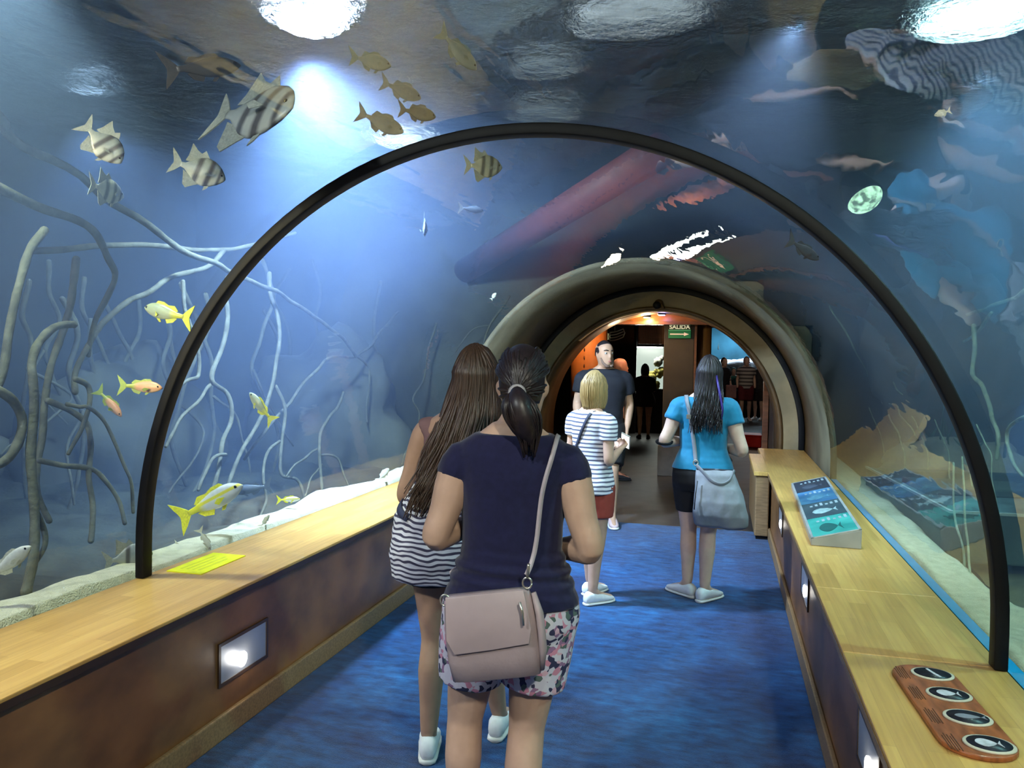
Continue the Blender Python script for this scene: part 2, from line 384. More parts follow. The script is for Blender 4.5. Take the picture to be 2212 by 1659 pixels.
# part of the tank beyond the acrylic, hidden by the collar, stays without water body
def surface():
    m = bpy.data.materials.new('water_surface'); m.use_nodes = True; N, L = nodes(m)
    for q in list(N): N.remove(q)
    out = N.new('ShaderNodeOutputMaterial'); tr = N.new('ShaderNodeBsdfTransparent'); rf = N.new('ShaderNodeBsdfRefraction'); gl = N.new('ShaderNodeBsdfGlossy')
    m2 = N.new('ShaderNodeMixShader'); N.remove(tr)
    rf.inputs['IOR'].default_value = WIOR; rf.inputs['Roughness'].default_value = .03; gl.inputs['Roughness'].default_value = .06
    gl.inputs[0].default_value = (.9, .95, 1, 1)
    tc = N.new('ShaderNodeTexCoord'); mp = N.new('ShaderNodeMapping'); mp.inputs['Scale'].default_value = (1.3, 1, 1); L.new(tc.outputs['Object'], mp.inputs[0])
    nz = N.new('ShaderNodeTexNoise'); nz.inputs['Scale'].default_value = 5; nz.inputs['Detail'].default_value = 6; nz.inputs['Roughness'].default_value = .62; L.new(mp.outputs[0], nz.inputs[0])
    bp = N.new('ShaderNodeBump'); bp.inputs['Strength'].default_value = 1; bp.inputs['Distance'].default_value = .12; L.new(nz.outputs['Fac'], bp.inputs['Height'])
    for q in (rf, gl): L.new(bp.outputs[0], q.inputs['Normal'])
    m2.inputs[0].default_value = .38
    L.new(rf.outputs[0], m2.inputs[1]); L.new(gl.outputs[0], m2.inputs[2]); L.new(m2.outputs[0], out.inputs[0])
    o = terrain('water_surface', -6.29, 5.59, lambda x, y, t: WZ+.02*nz3(x*1.6, y*1.6)+.012*nz3(x*4, y*4, 3), m, 150, 130)
    o['kind'] = 'structure'; o.data.flip_normals()
WIOR = 1.1
surface()
# ------------------------------------------------------------------ lamps
M_house = mat('lamp_housing', (.03, .03, .035), .4, metal=.6)
def spot(loc, tgt, col, power, size=75, blend=.5, rad=.06):
    l = bpy.data.lights.new('lamp', 'SPOT'); l.energy = power; l.color = col; l.spot_size = math.radians(size); l.spot_blend = blend; l.shadow_soft_size = rad
    o = bpy.data.objects.new('spot_light', l); COL.objects.link(o); o.location = loc
    o.rotation_euler = (V(tgt)-V(loc)).to_track_quat('-Z', 'Y').to_euler(); return o
def point(loc, col, power, rad=.05):
    l = bpy.data.lights.new('bulb', 'POINT'); l.energy = power; l.color = col; l.shadow_soft_size = rad
    o = bpy.data.objects.new('point_light', l); COL.objects.link(o); o.location = loc; return o
def area(loc, tgt, col, power, sx, sy):
    l = bpy.data.lights.new('area', 'AREA'); l.energy = power; l.color = col; l.shape = 'RECTANGLE'; l.size = sx; l.size_y = sy
    o = bpy.data.objects.new('area_light', l); COL.objects.link(o); o.location = loc
    o.rotation_euler = (V(tgt)-V(loc)).to_track_quat('-Z', 'Y').to_euler(); return o
def lensmat(col, st):
    m = emis('lens_%g_%g_%g' % (st, col[0], col[2]), col, st); N, L = nodes(m); bs = N['Principled BSDF']
    if bs.inputs['Emission Strength'].links: return m
    tc = N.new('ShaderNodeTexCoord'); nz = N.new('ShaderNodeTexNoise'); nz.inputs['Scale'].default_value = 16; nz.inputs['Detail'].default_value = 5; L.new(tc.outputs['Object'], nz.inputs[0])
    mr = N.new('ShaderNodeMapRange'); mr.inputs[1].default_value = .38; mr.inputs[2].default_value = .62; mr.inputs[3].default_value = st*.25; mr.inputs[4].default_value = st*1.6
    L.new(nz.outputs['Fac'], mr.inputs[0]); L.new(mr.outputs[0], bs.inputs['Emission Strength']); return m
def floodlamp(loc, tgt, col, power, label, r=.15, glow=20, size=80, blend=.5, group=None, dome=.35):
    loc = V(loc); tgt = V(tgt); d = (tgt-loc).normalized()
    e = empty('flood_lamp', loc, 0, label, 'lamp', group)
    q = d.to_track_quat('-Z', 'Y').to_matrix().to_4x4()
    hl = min(.32*r/.15, .5)
    sh = loft([ring((0, 0, hl), (1, 0, 0), (0, 1, 0), r*.45, r*.45, 20), ring((0, 0, hl*.7), (1, 0, 0), (0, 1, 0), r*.8, r*.8, 20), ring((0, 0, .02), (1, 0, 0), (0, 1, 0), r*1.08, r*1.08, 20), ring((0, 0, 0), (1, 0, 0), (0, 1, 0), r*1.08, r*1.08, 20)])
    mk('housing', xf(sh, q), M_house, e)
    ls = loft([ring((0, 0, -.001-dome*r*math.sin(PI*k/12)), (1, 0, 0), (0, 1, 0), max(.001, r*math.cos(PI*k/12)), max(.001, r*math.cos(PI*k/12)), 24) for k in range(7)])
    mk('lens', xf(ls, q), lensmat(col, glow), e)
    mk('bracket', tube([q @ V((0, 0, hl*.95)), V((0, 0, hl+.25)), V((0, 0, 5.098-loc.z))], .018, 8), M_house, e)
    if power:
        under = V((loc.x, loc.y, WZ-.07)) if loc.z > WZ else loc+d*.03
        spot(under, tgt, col, power*PW, size, blend, r*.7)
ZL = 3.95; PW = .07
def above(x, y, Z):     # where a sight line ends up above the refracting water surface
    p = onZ(x, y, WZ); d = ray(x, y).normalized(); t = V((d.x, d.y, 0))/WIOR
    q = V((t.x, t.y, math.sqrt(1-t.length_squared))); return p+q*((Z-WZ)/q.z)
L1 = above(665, 8, ZL)
floodlamp(L1, (-2.1, 7.6, .2), (.55, .71, 1), 38000, 'dazzling white flood lamp above the water over the left tank', .22, 60, 150, .9, dome=1.1)
L2 = above(2135, 18, ZL)
floodlamp(L2, L2+V((.7, 1.2, -4)), (.48, .83, 1), 5200, 'bright rippled lamp above the water at the upper right corner', .36, 14, 120, dome=.5)
L3 = above(1378, 25, ZL)
floodlamp(L3, L3+V((.2, .9, -4)), (.70, .84, 1), 500, 'large pale lamp above the water near the top centre of the tunnel', .42, .8, 120, dome=.15)
L4 = above(1178, 138, ZL)
floodlamp(L4, L4+V((0, .6, -4)), (.6, .75, .9), 150, 'dim pale lamp above the water, next one beyond the large pale lamp', .26, .5, dome=.15)
L5 = above(1175, 238, ZL)
floodlamp(L5, L5+V((0, .6, -4)), (.6, .75, .9), 150, 'dim pale lamp above the water just over the top of the near black ring', .3, .45, dome=.15)
L6 = above(875, 300, ZL)
floodlamp(L6, L6+V((-1, .8, -4)), (.75, .9, 1), 400, 'sparkling lamp above the water touching the upper left of the near black ring', .26, 5, 120, dome=.5)
L7 = at(1868, 430, 7.6); L7.z = min(L7.z, WZ-.25)  # added lamp in place of a rippled bright reflection
floodlamp(L7, (3.5, 6.5, .3), (.55, 1, .85), 800, 'added greenish lamp high in the right tank, standing in for a rippled reflection', .17, 1.6, 140, dome=.6)
# lamps over the part of the tunnel behind the photographer
floodlamp((-1.7, -.9, ZL), (-.2, 2.6, .5), (.93, .95, 1), 6600, 'white flood lamp above the water behind the photographer on the left side', .17, 12, 90)
floodlamp((1.9, -1.2, ZL), (.1, 3, .4), (1, .95, .85), 8200, 'warm white flood lamp above the water behind the photographer on the right side', .17, 12, 90)
floodlamp((1.1, 4.4, ZL), (.1, 5.0, 0), (.75, .9, 1), 2500, 'white flood lamp above the tunnel crown over the walkway', .15, .8, 80)
floodlamp((-3.4, 1.2, ZL), (-3.8, 2.6, 0), (.58, .55, 1), 3000, 'violet tinted flood lamp over the near left tank', .15, 5, 130)
floodlamp((-4.2, 5.2, ZL), (-3.6, 6.2, 0), (.40, .6, 1), 1500, 'blue flood lamp over the middle of the left tank', .13, 3, 130)
floodlamp((3.6, 2.6, ZL), (3.0, 4.2, 0), (.36, .82, .9), 4600, 'teal flood lamp over the near right tank', .13, 3, 130)
floodlamp((3.6, 8.0, 3.0), (2.3, 8.9, .6), (1, .96, .94), 170, 'white lamp over the far end of the right tank', .1, 3, 80)
floodlamp((-2.75, -1.4, 2.3), (0, 9.3, 1.75), (1, .84, .58), 60000, 'warm narrow underwater lamp behind the photographer shining along the tunnel', .1, 5, 24, .6)
floodlamp((-2.15, 2.5, ZL), (-1.95, 2.6, .5), (.9, 1, .82), 4200, 'unseen flood lamp added above the water to brighten the left sand strip', .12, 3, 75)  # added out of view to brighten the left sand
floodlamp((2.15, 3.0, ZL), (2.0, 3.2, .5), (.7, 1, .85), 1700, 'unseen flood lamp added above the water to brighten the right sand strip', .12, 3, 75)  # its added counterpart, brightens the sand on the right
# ceiling beams above the water
M_red = mat('red_beam_paint', (.13, .028, .022), .6)
a, b = onZ(1432, 322, 3.36), onY(1005, 585, 9.15)
bm_ = empty('slanting_beam', a, 0, 'dull red round beam slanting through the water beyond the near black ring', 'beam')
mk('web', tube([V((0, 0, 0)), b-a], .15, 24, (1, 1), (0, 0, 1)), M_red, bm_)
M_db = mat('dark_beam_paint', (.03, .022, .03), .7)
for i, y in enumerate((1.9, 4.0, 6.4)):
    o = mk('ceiling_beam', bx(-6.3, 5.6, -.12, .12, -.16, .16), M_db, None, False, loc=(0, y, 4.75))
    tag(o, 'dark roof beam above the water, %s' % ('nearest the viewer', 'second from the viewer', 'farthest, beyond the near ring')[i], 'beam', 'dark roof beams')
# recessed lights in the bench fronts
M_plate = mat('brushed_plate', (.36, .38, .42), .38, .05, metal=.5)
def bench_light(xw, y, w, z, h, side, label, power, g):
    e = empty('recessed_light', (xw, y, z), 0, label, 'light', g)
    s = side
    fr = [bx(-.5*0-.004, .004, -w/2-.014, w/2+.014, h/2, h/2+.014), bx(-.004, .004, -w/2-.014, w/2+.014, -h/2-.014, -h/2), bx(-.004, .004, -w/2-.014, -w/2, -h/2, h/2), bx(-.004, .004, w/2, w/2+.014, -h/2, h/2)]
    mk('frame', mv(join(*fr), (s*.004, 0, 0)), M_edge, e, False)
    mk('diffuser', mv(bx(-.002, .002, -w/2, w/2, -h/2, h/2), (s*.003, 0, 0)), M_plate, e, False)
    mk('bulb', mv(ball((0, 0, 0), .008, .034, .034), (s*.008, -w*.05, -h*.18)), emis('bulb_white', (1, .98, .95), 5), e)
    point((xw+s*.05, y-w*.05, z-h*.18), (1, .95, .85), power, .03)
G = 'recessed lights in the bench fronts'
bench_light(XL, 2.905, .33, .31, .155, 1, 'lit recessed light in the left bench front', .45, G)
for y, lb in ((2.5, 'recessed light in the right bench front nearest the viewer'), (4.35, 'lit recessed light in the right bench front, second from the viewer'), (6.1, 'small recessed light in the right bench front below the far end of the tilted panel')):
    bench_light(XR, y, .33, .42, .155, -1, lb, .22, G)
bench_light(XL, -.6, .33, .31, .155, 1, 'unseen recessed light added in the left bench front behind the viewer', 2.2, G)  # unseen, added to light the tunnel from behind
bench_light(XR, .4, .33, .42, .155, -1, 'unseen recessed light added in the right bench front beside the viewer', 1.6, G)  # unseen, added for more light beside the viewer

# ------------------------------------------------------------------ things on the benches
M_yel = mat('yellow_notice', (.78, .80, .0), .5, .06, 20)
y = empty('notice', (-1.535, 3.1, HB), 0, 'bright yellow notice lying on the left bench beside the ring foot', 'notice')
mk('sheet', bx(-.09, .09, -.17, .17, .0005, .004), M_yel, y, False, rot=(0, 0, .02))
M_yel2 = mat('faded_print', (.60, .64, .01), .5, .06, 20)
for k in range(4): mk('print_line', bx(-.055+.03*k, -.043+.03*k, -.12, .12-.03*(k % 2), .004, .0046), M_yel2, y, False)
# tilted information panel
P = empty('information_panel', (1.405, 5.42, HB), -.03, 'tilted grey fish information panel with four blue-green photos on the right bench', 'panel')
M_al = mat('grey_aluminium', (.42, .42, .45), .4, .06, metal=.3)
L_, W_ = 1.98, .25
def wedge(l, w, z0, z1):
    v = [V((x, yy, z)) for yy in (-l/2, l/2) for x, z in ((-w/2, 0), (w/2, 0), (w/2, z1), (-w/2, z0))]
    return v, [(0, 1, 2, 3), (7, 6, 5, 4), (0, 4, 5, 1), (1, 5, 6, 2), (2, 6, 7, 3), (3, 7, 4, 0)]
mk('case', wedge(L_, W_, .035, .105), M_al, P, False, bevel=.004)
tilt = math.atan2(.07, W_)
pan = empty('panel_face', (0, 0, .0705), 0); pan.parent = P; pan.rotation_euler = (0, -tilt, 0)
wl = W_/math.cos(tilt)
mk('frame', join(bx(-wl/2, wl/2, -L_/2, -L_/2+.02, .0, .004), bx(-wl/2, wl/2, L_/2-.02, L_/2, 0, .004), bx(-wl/2, -wl/2+.014, -L_/2, L_/2, 0, .004), bx(wl/2-.014, wl/2, -L_/2, L_/2, 0, .004)), mat('silver_edge', (.6, .65, .68), .3, metal=.5), pan, False)
cols = [((.02, .24, .22), (.06, .40, .36)), ((.03, .055, .075), (.05, .09, .11)), ((.03, .12, .30), (.10, .28, .45)), ((.02, .028, .05), (.04, .055, .08))]
ph = (L_-.04)/4
def fishshape(l, h, k=22):
    p = []
    for i in range(k):
        t = i/(k-1); p.append((t*l, h*math.sin(PI*t**.8)**.8*.5))
    up_ = p+[(l*1.02, .0), (l*1.22, h*.42), (l*1.16, 0)]
    return up_+[(x, -z) for x, z in reversed(up_[1:-1])]
M_lt = mat('photo_fish', (.28, .40, .42), .5, .3, 30); M_tx = mat('caption_print', (.30, .38, .42), .5)
for i, (c1, c2) in enumerate(cols):
    y0 = -L_/2+.02+i*ph
    mk('photo', bx(-wl/2+.014, wl/2-.014, y0, y0+ph-.006, .001, .0035), mat('photo_%d' % i, c1, .45, .1, 6, col2=c2), pan, False)
    fs = fishshape(.12, .16) if i else fishshape(.1, .22)
    fm = (mat('photo_fish_dark', (.01, .10, .10), .5), M_lt, mat('photo_fish_blue', (.12, .30, .46), .5, .3, 20), mat('photo_fish_dim', (.06, .08, .12), .5))[i]
    pts = [V((-.07+px, y0+ph*.36+pz, .0042)) for px, pz in fs]
    mk('photo_fish', plate(pts, .0012, (0, 0, 1)), fm, pan, False)
    for k in range(6):
        xx = -.07+k*.031
        mk('caption', bx(xx, xx+.016, y0+ph*.72, y0+ph*(.80+.05*((k*7) % 3)), .0036, .0044), M_tx, pan, False)
# wooden plaque with four oval fish pictures
Q = empty('wooden_plaque', (1.412, 2.44, HB), 0, 'reddish wooden plaque with four oval black fish pictures on the right bench', 'plaque')
Q.rotation_euler = (0, 0, math.radians(3))
def stadium(w, l, n=14):
    r = w/2; p = []
    for i in range(n+1): t = PI*i/n; p.append(V((r*math.cos(t), l/2-r+r*math.sin(t)*.9, 0)))
    for i in range(n+1): t = PI+PI*i/n; p.append(V((r*math.cos(t), -l/2+r+r*math.sin(t)*.9, 0)))
    return p
mk('board', mv(plate(stadium(.185, .62), .014, (0, 0, 1)), (0, 0, .0075)), mat('red_wood', (.30, .09, .03), .35, .35, 5, (8, 2, 2)), Q, False, bevel=.004)
M_ovr = mat('cream_rim', (.55, .48, .38), .45); M_ovb = mat('oval_black', (.012, .012, .02), .4, .4, 40); M_fsh = mat('fish_print', (.52, .50, .55), .5, .2, 60); M_ink = mat('burnt_text', (.09, .03, .012), .6)
for i in range(4):
    y0 = -.235+.152*i
    ov = mk('oval_picture', mv(loft([ring((0, 0, 0), (1, 0, 0), (0, 1, 0), .062, .050, 28), ring((0, 0, .004), (1, 0, 0), (0, 1, 0), .062, .050, 28), ring((0, 0, .005), (1, 0, 0), (0, 1, 0), .059, .047, 28)]), (.022, y0, .0145)), M_ovr, Q)
    mk('oval_field', mv(loft([ring((0, 0, 0), (1, 0, 0), (0, 1, 0), .053, .042, 28), ring((0, 0, .0015), (1, 0, 0), (0, 1, 0), .053, .042, 28)]), (.022, y0, .019)), M_ovb, ov)
    if i == 3: fp = [(-.012, .03), (-.005, .034), (.018, -.028), (.010, -.032), (0, -.01)]
    elif i == 1: fp = fishshape(.066, .028)
    else: fp = fishshape(.052, .042)
    if i != 3: fp = [(x-.034, z) for x, z in fp]
    mk('fish_print', plate([V((.022+px, y0+pz, .0212)) for px, pz in fp], .001, (0, 0, 1)), M_fsh if i != 1 else mat('fish_print_grey', (.2, .2, .24), .5), ov, False)
    for k in range(5): mk('burnt_text', bx(-.082+.0065*k, -.079+.0065*k, y0-.045-.004*(k % 3), y0+.03+.007*((k*2) % 3), .0146, .0152), M_ink, Q, False)
# ------------------------------------------------------------------ mangrove roots
def rough_tube(P, r0, r1, seed=0, n=9):
    Q = catmull(P, 6); N = len(Q)
    Q = [q+V((noise.noise(q*3+V((seed, 0, 0))), noise.noise(q*3+V((0, seed, 9))), noise.noise(q*3+V((5, 0, seed)))))*.03 for q in Q]
    rad = [(r0+(r1-r0)*i/(N-1))*(1+.18*noise.noise(q*14)) for i, q in enumerate(Q)]
    return tube(Q, rad, n, roundend=True)
def trace(px, X0, X1):
    out = []
    for i, (x, y) in enumerate(px):
        p = onX(x, y, X0+(X1-X0)*i/(len(px)-1))
        out.append(p if 0 < p.y < 8.9 else onY(x, y, 8.9-.02*(i % 3)))
    return out
def root(label, strands, group=None):
    """strands: (pixels, X at start, X at end, radius start, radius end); first is the main stem"""
    A = trace(*strands[0][:3]); o0 = A[len(A)//2]
    e = empty('mangrove_root', o0, 0, label, 'root', group)
    for i, s in enumerate(strands):
        T = [q-o0 for q in trace(*s[:3])]
        mk('stem' if i == 0 else 'side_root', rough_tube(T, s[3]*.72, s[4]*.72, i*3.1+len(label)), M_root, e)
G1 = 'mangrove roots in the left tank'
root('long straight mangrove branch slanting down from the left edge behind the near ring', [([(-60, 205), (0, 258), (30, 298), (190, 398), (337, 500), (434, 558), (521, 596), (627, 650), (723, 717), (766, 772)], -2.7, -2.9, .036, .022)], G1)
root('horizontal mangrove branch crossing the left tank above the roots, with one long drooping arm', [
    ([(63, 546), (154, 534), (289, 529), (386, 536), (482, 541), (560, 525), (640, 500)], -3.2, -3.0, .03, .022),
    ([(482, 543), (444, 577), (366, 606), (289, 645), (231, 693), (188, 751), (166, 799), (160, 850)], -3.05, -2.7, .026, .022)], G1)
root('thick drooping mangrove root from the left edge bending down at the spadefish', [
    ([(-30, 385), (0, 398), (100, 448), (199, 497), (236, 563), (246, 596), (227, 645), (207, 693), (195, 760)], -2.5, -2.8, .036, .02)], G1)
root('pale mangrove root along the left edge, splitting high up', [
    ([(90, 500), (63, 548), (43, 635), (19, 717), (0, 790), (-20, 900)], -2.5, -2.3, .03, .024)], G1)
root('tall mangrove root standing in the sand nearest the left edge', [
    ([(160, 700), (110, 707), (80, 730), (66, 770), (63, 813), (72, 910), (72, 1006), (75, 1103), (70, 1175), (62, 1240), (58, 1282)], -2.45, -2.0, .026, .03),
    ([(75, 1110), (92, 1150), (95, 1180), (80, 1215), (66, 1240)], -2.15, -2.05, .018, .012)], G1)
root('forked mangrove root with bent arms right of the tall one', [
    ([(165, 560), (159, 611), (140, 703), (116, 789), (96, 876), (82, 973), (88, 1060), (110, 1130)], -2.9, -2.6, .032, .022),
    ([(104, 866), (145, 886), (183, 915), (195, 958), (193, 1021), (203, 1093), (196, 1170)], -2.7, -2.4, .024, .02),
    ([(92, 997), (145, 1006), (203, 1011), (231, 1040), (256, 1085), (270, 1130)], -2.6, -2.35, .022, .015)], G1)
root('curved hook of mangrove root at the left edge', [([(-20, 845), (0, 852), (29, 871), (48, 905), (39, 948), (15, 990), (-10, 1010)], -2.3, -2.2, .03, .026)], G1)
root('wriggling thin mangrove root behind the orange fish', [
    ([(159, 818), (185, 830), (195, 850), (193, 876), (180, 905), (169, 934), (149, 987)], -2.6, -2.5, .022, .014),
    ([(149, 871), (175, 878), (193, 881), (222, 910), (246, 963), (264, 1010), (282, 1050), (290, 1110)], -2.6, -2.35, .016, .012)], G1)
root('mangrove root just behind the near black ring', [
    ([(395, 606), (398, 660), (424, 741), (429, 809), (400, 828), (350, 860)], -2.9, -2.7, .022, .016),
    ([(458, 830), (430, 860), (385, 920), (360, 965)], -2.85, -2.6, .018, .014)], G1)
root('knotted mangrove root between the ring and the small green fish', [
    ([(487, 600), (487, 635), (492, 693), (473, 770), (458, 823), (492, 852), (497, 910), (482, 973), (468, 1040), (462, 1090)], -3.0, -2.6, .026, .022),
    ([(486, 985), (460, 990), (440, 1030), (430, 1060)], -2.65, -2.55, .018, .014)], G1)
root('tall mangrove root above the small green fish', [
    ([(585, 590), (588, 635), (603, 693), (598, 780), (584, 847), (550, 924), (521, 977), (497, 1030), (480, 1080)], -3.0, -2.6, .026, .02),
    ([(598, 838), (617, 886), (612, 958), (610, 1021), (641, 1035), (653, 1074), (660, 1110)], -2.85, -2.55, .022, .016),
    ([(603, 953), (582, 982), (571, 1030), (574, 1079), (560, 1120)], -2.7, -2.5, .018, .014)], G1)
root('branching mangrove root fanning out left of the long-haired visitor', [
    ([(858, 674), (820, 722), (772, 770), (714, 775), (675, 809), (617, 881), (569, 934), (530, 990)], -3.1, -2.8, .022, .018),
    ([(767, 770), (796, 794), (793, 862), (796, 910)], -3.05, -2.9, .02, .014)], G1)
root('stilted mangrove root with splayed feet on the sand left of the long-haired visitor', [
    ([(740, 850), (728, 886), (700, 915), (690, 963), (697, 1040), (702, 1075)], -2.9, -2.5, .02, .018),
    ([(690, 963), (664, 985), (637, 1006), (620, 1030)], -2.75, -2.6, .016, .01), ([(693, 985), (728, 992), (743, 1030), (755, 1060)], -2.7, -2.5, .016, .01),
    ([(694, 1005), (675, 1035), (660, 1075)], -2.65, -2.5, .012, .01)], G1)
root('slender bent mangrove root beside the brown-haired visitor', [
    ([(940, 700), (926, 756), (916, 813), (892, 862), (905, 900), (890, 950), (870, 1000)], -3.0, -2.5, .018, .012)], G1)
root('slender arching mangrove root against the far tank wall', [([(1100, 640), (1060, 700), (1040, 760), (1010, 800)], -2.4, -2.6, .02, .012), ([(1060, 700), (1020, 715), (985, 760)], -2.5, -2.7, .014, .01)], G1)
random.seed(5)
for k in range(16):   # thickets of thinner roots farther back
    x = 60+random.random()*820; X = -3.4-random.random()*1.6; y0 = 560+random.random()*140; x0 = x
    P = []
    for j in range(7):
        P.append((x, y0+j*(480-100*(X < -4))/6)); x += random.uniform(-38, 34)
    T = trace(P, X, X-.2)
    T[-1].z = .3
    s2 = [T[3]+V((0, 0, 0)), T[3]+V((.12, random.uniform(-.3, .3), -.25)), T[4]+V((.2, random.uniform(-.4, .4), -.4))]
    e = empty('mangrove_root', T[0], 0, 'slender dim mangrove root in the thicket deep in the left tank', 'root', 'dim roots deep in the left tank')
    mk('stem', rough_tube([q-T[0] for q in T], .022, .015, k), M_root, e); mk('side_root', rough_tube([q-T[0] for q in s2], .014, .009, k+50), M_root, e)
G2 = 'mangrove roots in the right tank'; M_root = mat('pale_root_bark', (.24, .27, .20), .9, .3, 14, bump=.4, bscale=40)
root('pale mangrove branch sloping in from the right edge of the right tank', [
    ([(2260, 608), (2212, 632), (2154, 658), (2101, 677), (2061, 685), (2043, 698), (2003, 716), (1960, 740)], 3.0, 3.2, .026, .016),
    ([(2141, 677), (2101, 724), (2061, 751), (2035, 770), (2000, 800)], 3.0, 3.1, .022, .012), ([(2048, 706), (2024, 748), (2000, 790)], 3.1, 3.1, .014, .01)], G2)
root('thin mangrove runner slanting down behind the near ring in the right tank', [
    ([(1790, 660), (1809, 693), (1849, 754), (1883, 820), (1905, 868), (1936, 926), (1952, 974), (1960, 1010)], 2.5, 2.4, .013, .01),
    ([(1870, 767), (1915, 804), (1947, 854)], 2.5, 2.4, .011, .008), ([(1905, 868), (1931, 876), (1950, 900), (1975, 940)], 2.45, 2.4, .01, .008)], G2)
root('crooked mangrove root hanging outside the near ring in the right tank', [
    ([(2105, 700), (2101, 799), (2127, 841), (2141, 892), (2154, 931), (2150, 990)], 2.9, 2.8, .028, .02), ([(2230, 900), (2212, 905), (2180, 926), (2178, 958), (2194, 1000), (2215, 1030)], 2.6, 2.6, .02, .016)], G2)
for i, (px, lb) in enumerate([([(2060, 1000), (2067, 1107), (2076, 1167), (2079, 1251), (2088, 1300)], 'left one of two thin hanging roots reaching the sand by the right ring foot'), ([(2080, 990), (2088, 1086), (2091, 1176), (2097, 1245), (2106, 1312)], 'right one of two thin hanging roots reaching the sand by the right ring foot')]):
    root(lb, [(px, 2.05, 1.95, .008, .008)], G2)
for k in range(6):
    x0 = 1880+k*46; px = [(x0, 880+8*k), (x0+22, 940+6*k), (x0+32, 1010), (x0+40, 1080+10*k)]
    root('straight trailing root in the row hanging over the sunken stone trough', [(px, 2.6, 2.5, .008, .006)], 'trailing roots over the stone trough')
# leafy growth on the right tank background
M_weed = mat('dull_weed', (.05, .10, .07), .9, .4, 20)
random.seed(9)
def weed(c, n, h, label):
    e = []
    for k in range(n):
        a = random.uniform(0, 2*PI); r = random.random()*.35; p = V((r*math.cos(a), r*math.sin(a)*1.6, 0)); hh = h*random.uniform(.5, 1)
        P = [p, p+V((random.uniform(-.1, .1), random.uniform(-.1, .1), hh*.4)), p+V((random.uniform(-.2, .2), random.uniform(-.3, .3), hh))]
        e.append(tube(catmull(P, 4), [.012, .03, .034, .022, .004], 6, (1, .3)))
    o = mk('water_weed', join(*e), M_weed, None, True, loc=c); tag(o, label, 'water weed', 'weed clumps')
for c, n, h, lb in (((3.6, 6.2, .35), 40, 1.3, 'tall dull green weed clump in the right tank, beyond the near ring'), ((4.3, 4.6, .35), 40, 1.5, 'dull green weed clump at the back of the right tank'), ((3.0, 8.2, .35), 30, .9, 'low weed clump by the far end of the right tank')): weed(c, n, h, lb)
# ------------------------------------------------------------------ rocks
def rock(c, s, seed, m, label, group=None, cat='rock'):
    g = 40; v, f = ball((0, 0, 0), 1, n=g, k=26); out = []
    for p in v:
        p = V(p); d = 1+.35*noise.noise(p*1.3+V((seed, 0, 0)))+.16*noise.noise(p*3.1+V((0, seed, 0)))+.07*noise.noise(p*8)
        out.append(V((p.x*s[0]*d, p.y*s[1]*d, p.z*s[2]*d)))
    o = mk('rock', (out, f), m, None, True, loc=c); return tag(o, label, cat, group)
rock((-5.2, 3.2, .5), (.8, 1.8, .9), 1, M_rock, 'broad dark rock behind the roots at the near left of the tank', 'dark rocks')
rock((-5.2, 6.6, .5), (.8, 1.1, 1.1), 4, M_rock, 'dark rock behind the roots in the far left of the tank', 'dark rocks')
rock((-3.7, 8.2, .6), (1.1, .6, 1.1), 7, M_rock, 'dark rock against the far wall of the left tank', 'dark rocks')
rock((4.6, 6.4, .5), (.6, 1.6, 1.2), 11, M_rock, 'dark rock slope along the back of the right tank', 'dark rocks')
rock((2.95, 8.75, 1.75), (.7, .3, .9), 13, M_rockB, 'reddish brown rock face beside the right side of the far arch', 'brown rocks')
rock((2.95, 8.2, .5), (.7, .5, .4), 17, mat('pale_rock', (.26, .235, .20), .9, .35, 2, bump=.4, bscale=10), 'brightly lit pale rock at the far end of the right bench', 'brown rocks')
# the sunken stone trough
def trough():
    c = onZ(2049, 1215, .44)
    e = empty('stone_trough', (c.x, c.y, .44), 0, 'dark square stone trough with a pale rim sunk in the right tank', 'trough')
    e.rotation_euler = (0, 0, math.radians(4))
    L, W, H, t = 1.95, 1.6, .30, .07
    m = mat('slate', (.035, .055, .045), .8, .3, 4, bump=.3, bscale=20)
    mk('wall', bx(0, t, 0, L, 0, H), m, e, False, bevel=.012); mk('wall', bx(W-t, W, 0, L, 0, H), m, e, False, bevel=.012)
    mk('wall', bx(t, W-t, 0, t, 0, H), m, e, False, bevel=.012); mk('wall', bx(t, W-t, L-t, L, 0, H), m, e, False, bevel=.012)
    mk('rim', join(bx(-.005, .012, -.005, L, H-.008, H+.008), bx(.012, W, -.005, .012, H-.008, H+.008)), mat('pale_rim', (.25, .29, .29), .7), e, False)
    mk('bed', bx(t, W-t, t, L-t, 0, H-.07), mat('teal_bed', (.05, .09, .10), .9, .5, 5), e, False)
    mk('step', bx(t+.1, W*.6, L*.55, L*.8, H-.07, H-.015), m, e, False, bevel=.01)
trough()
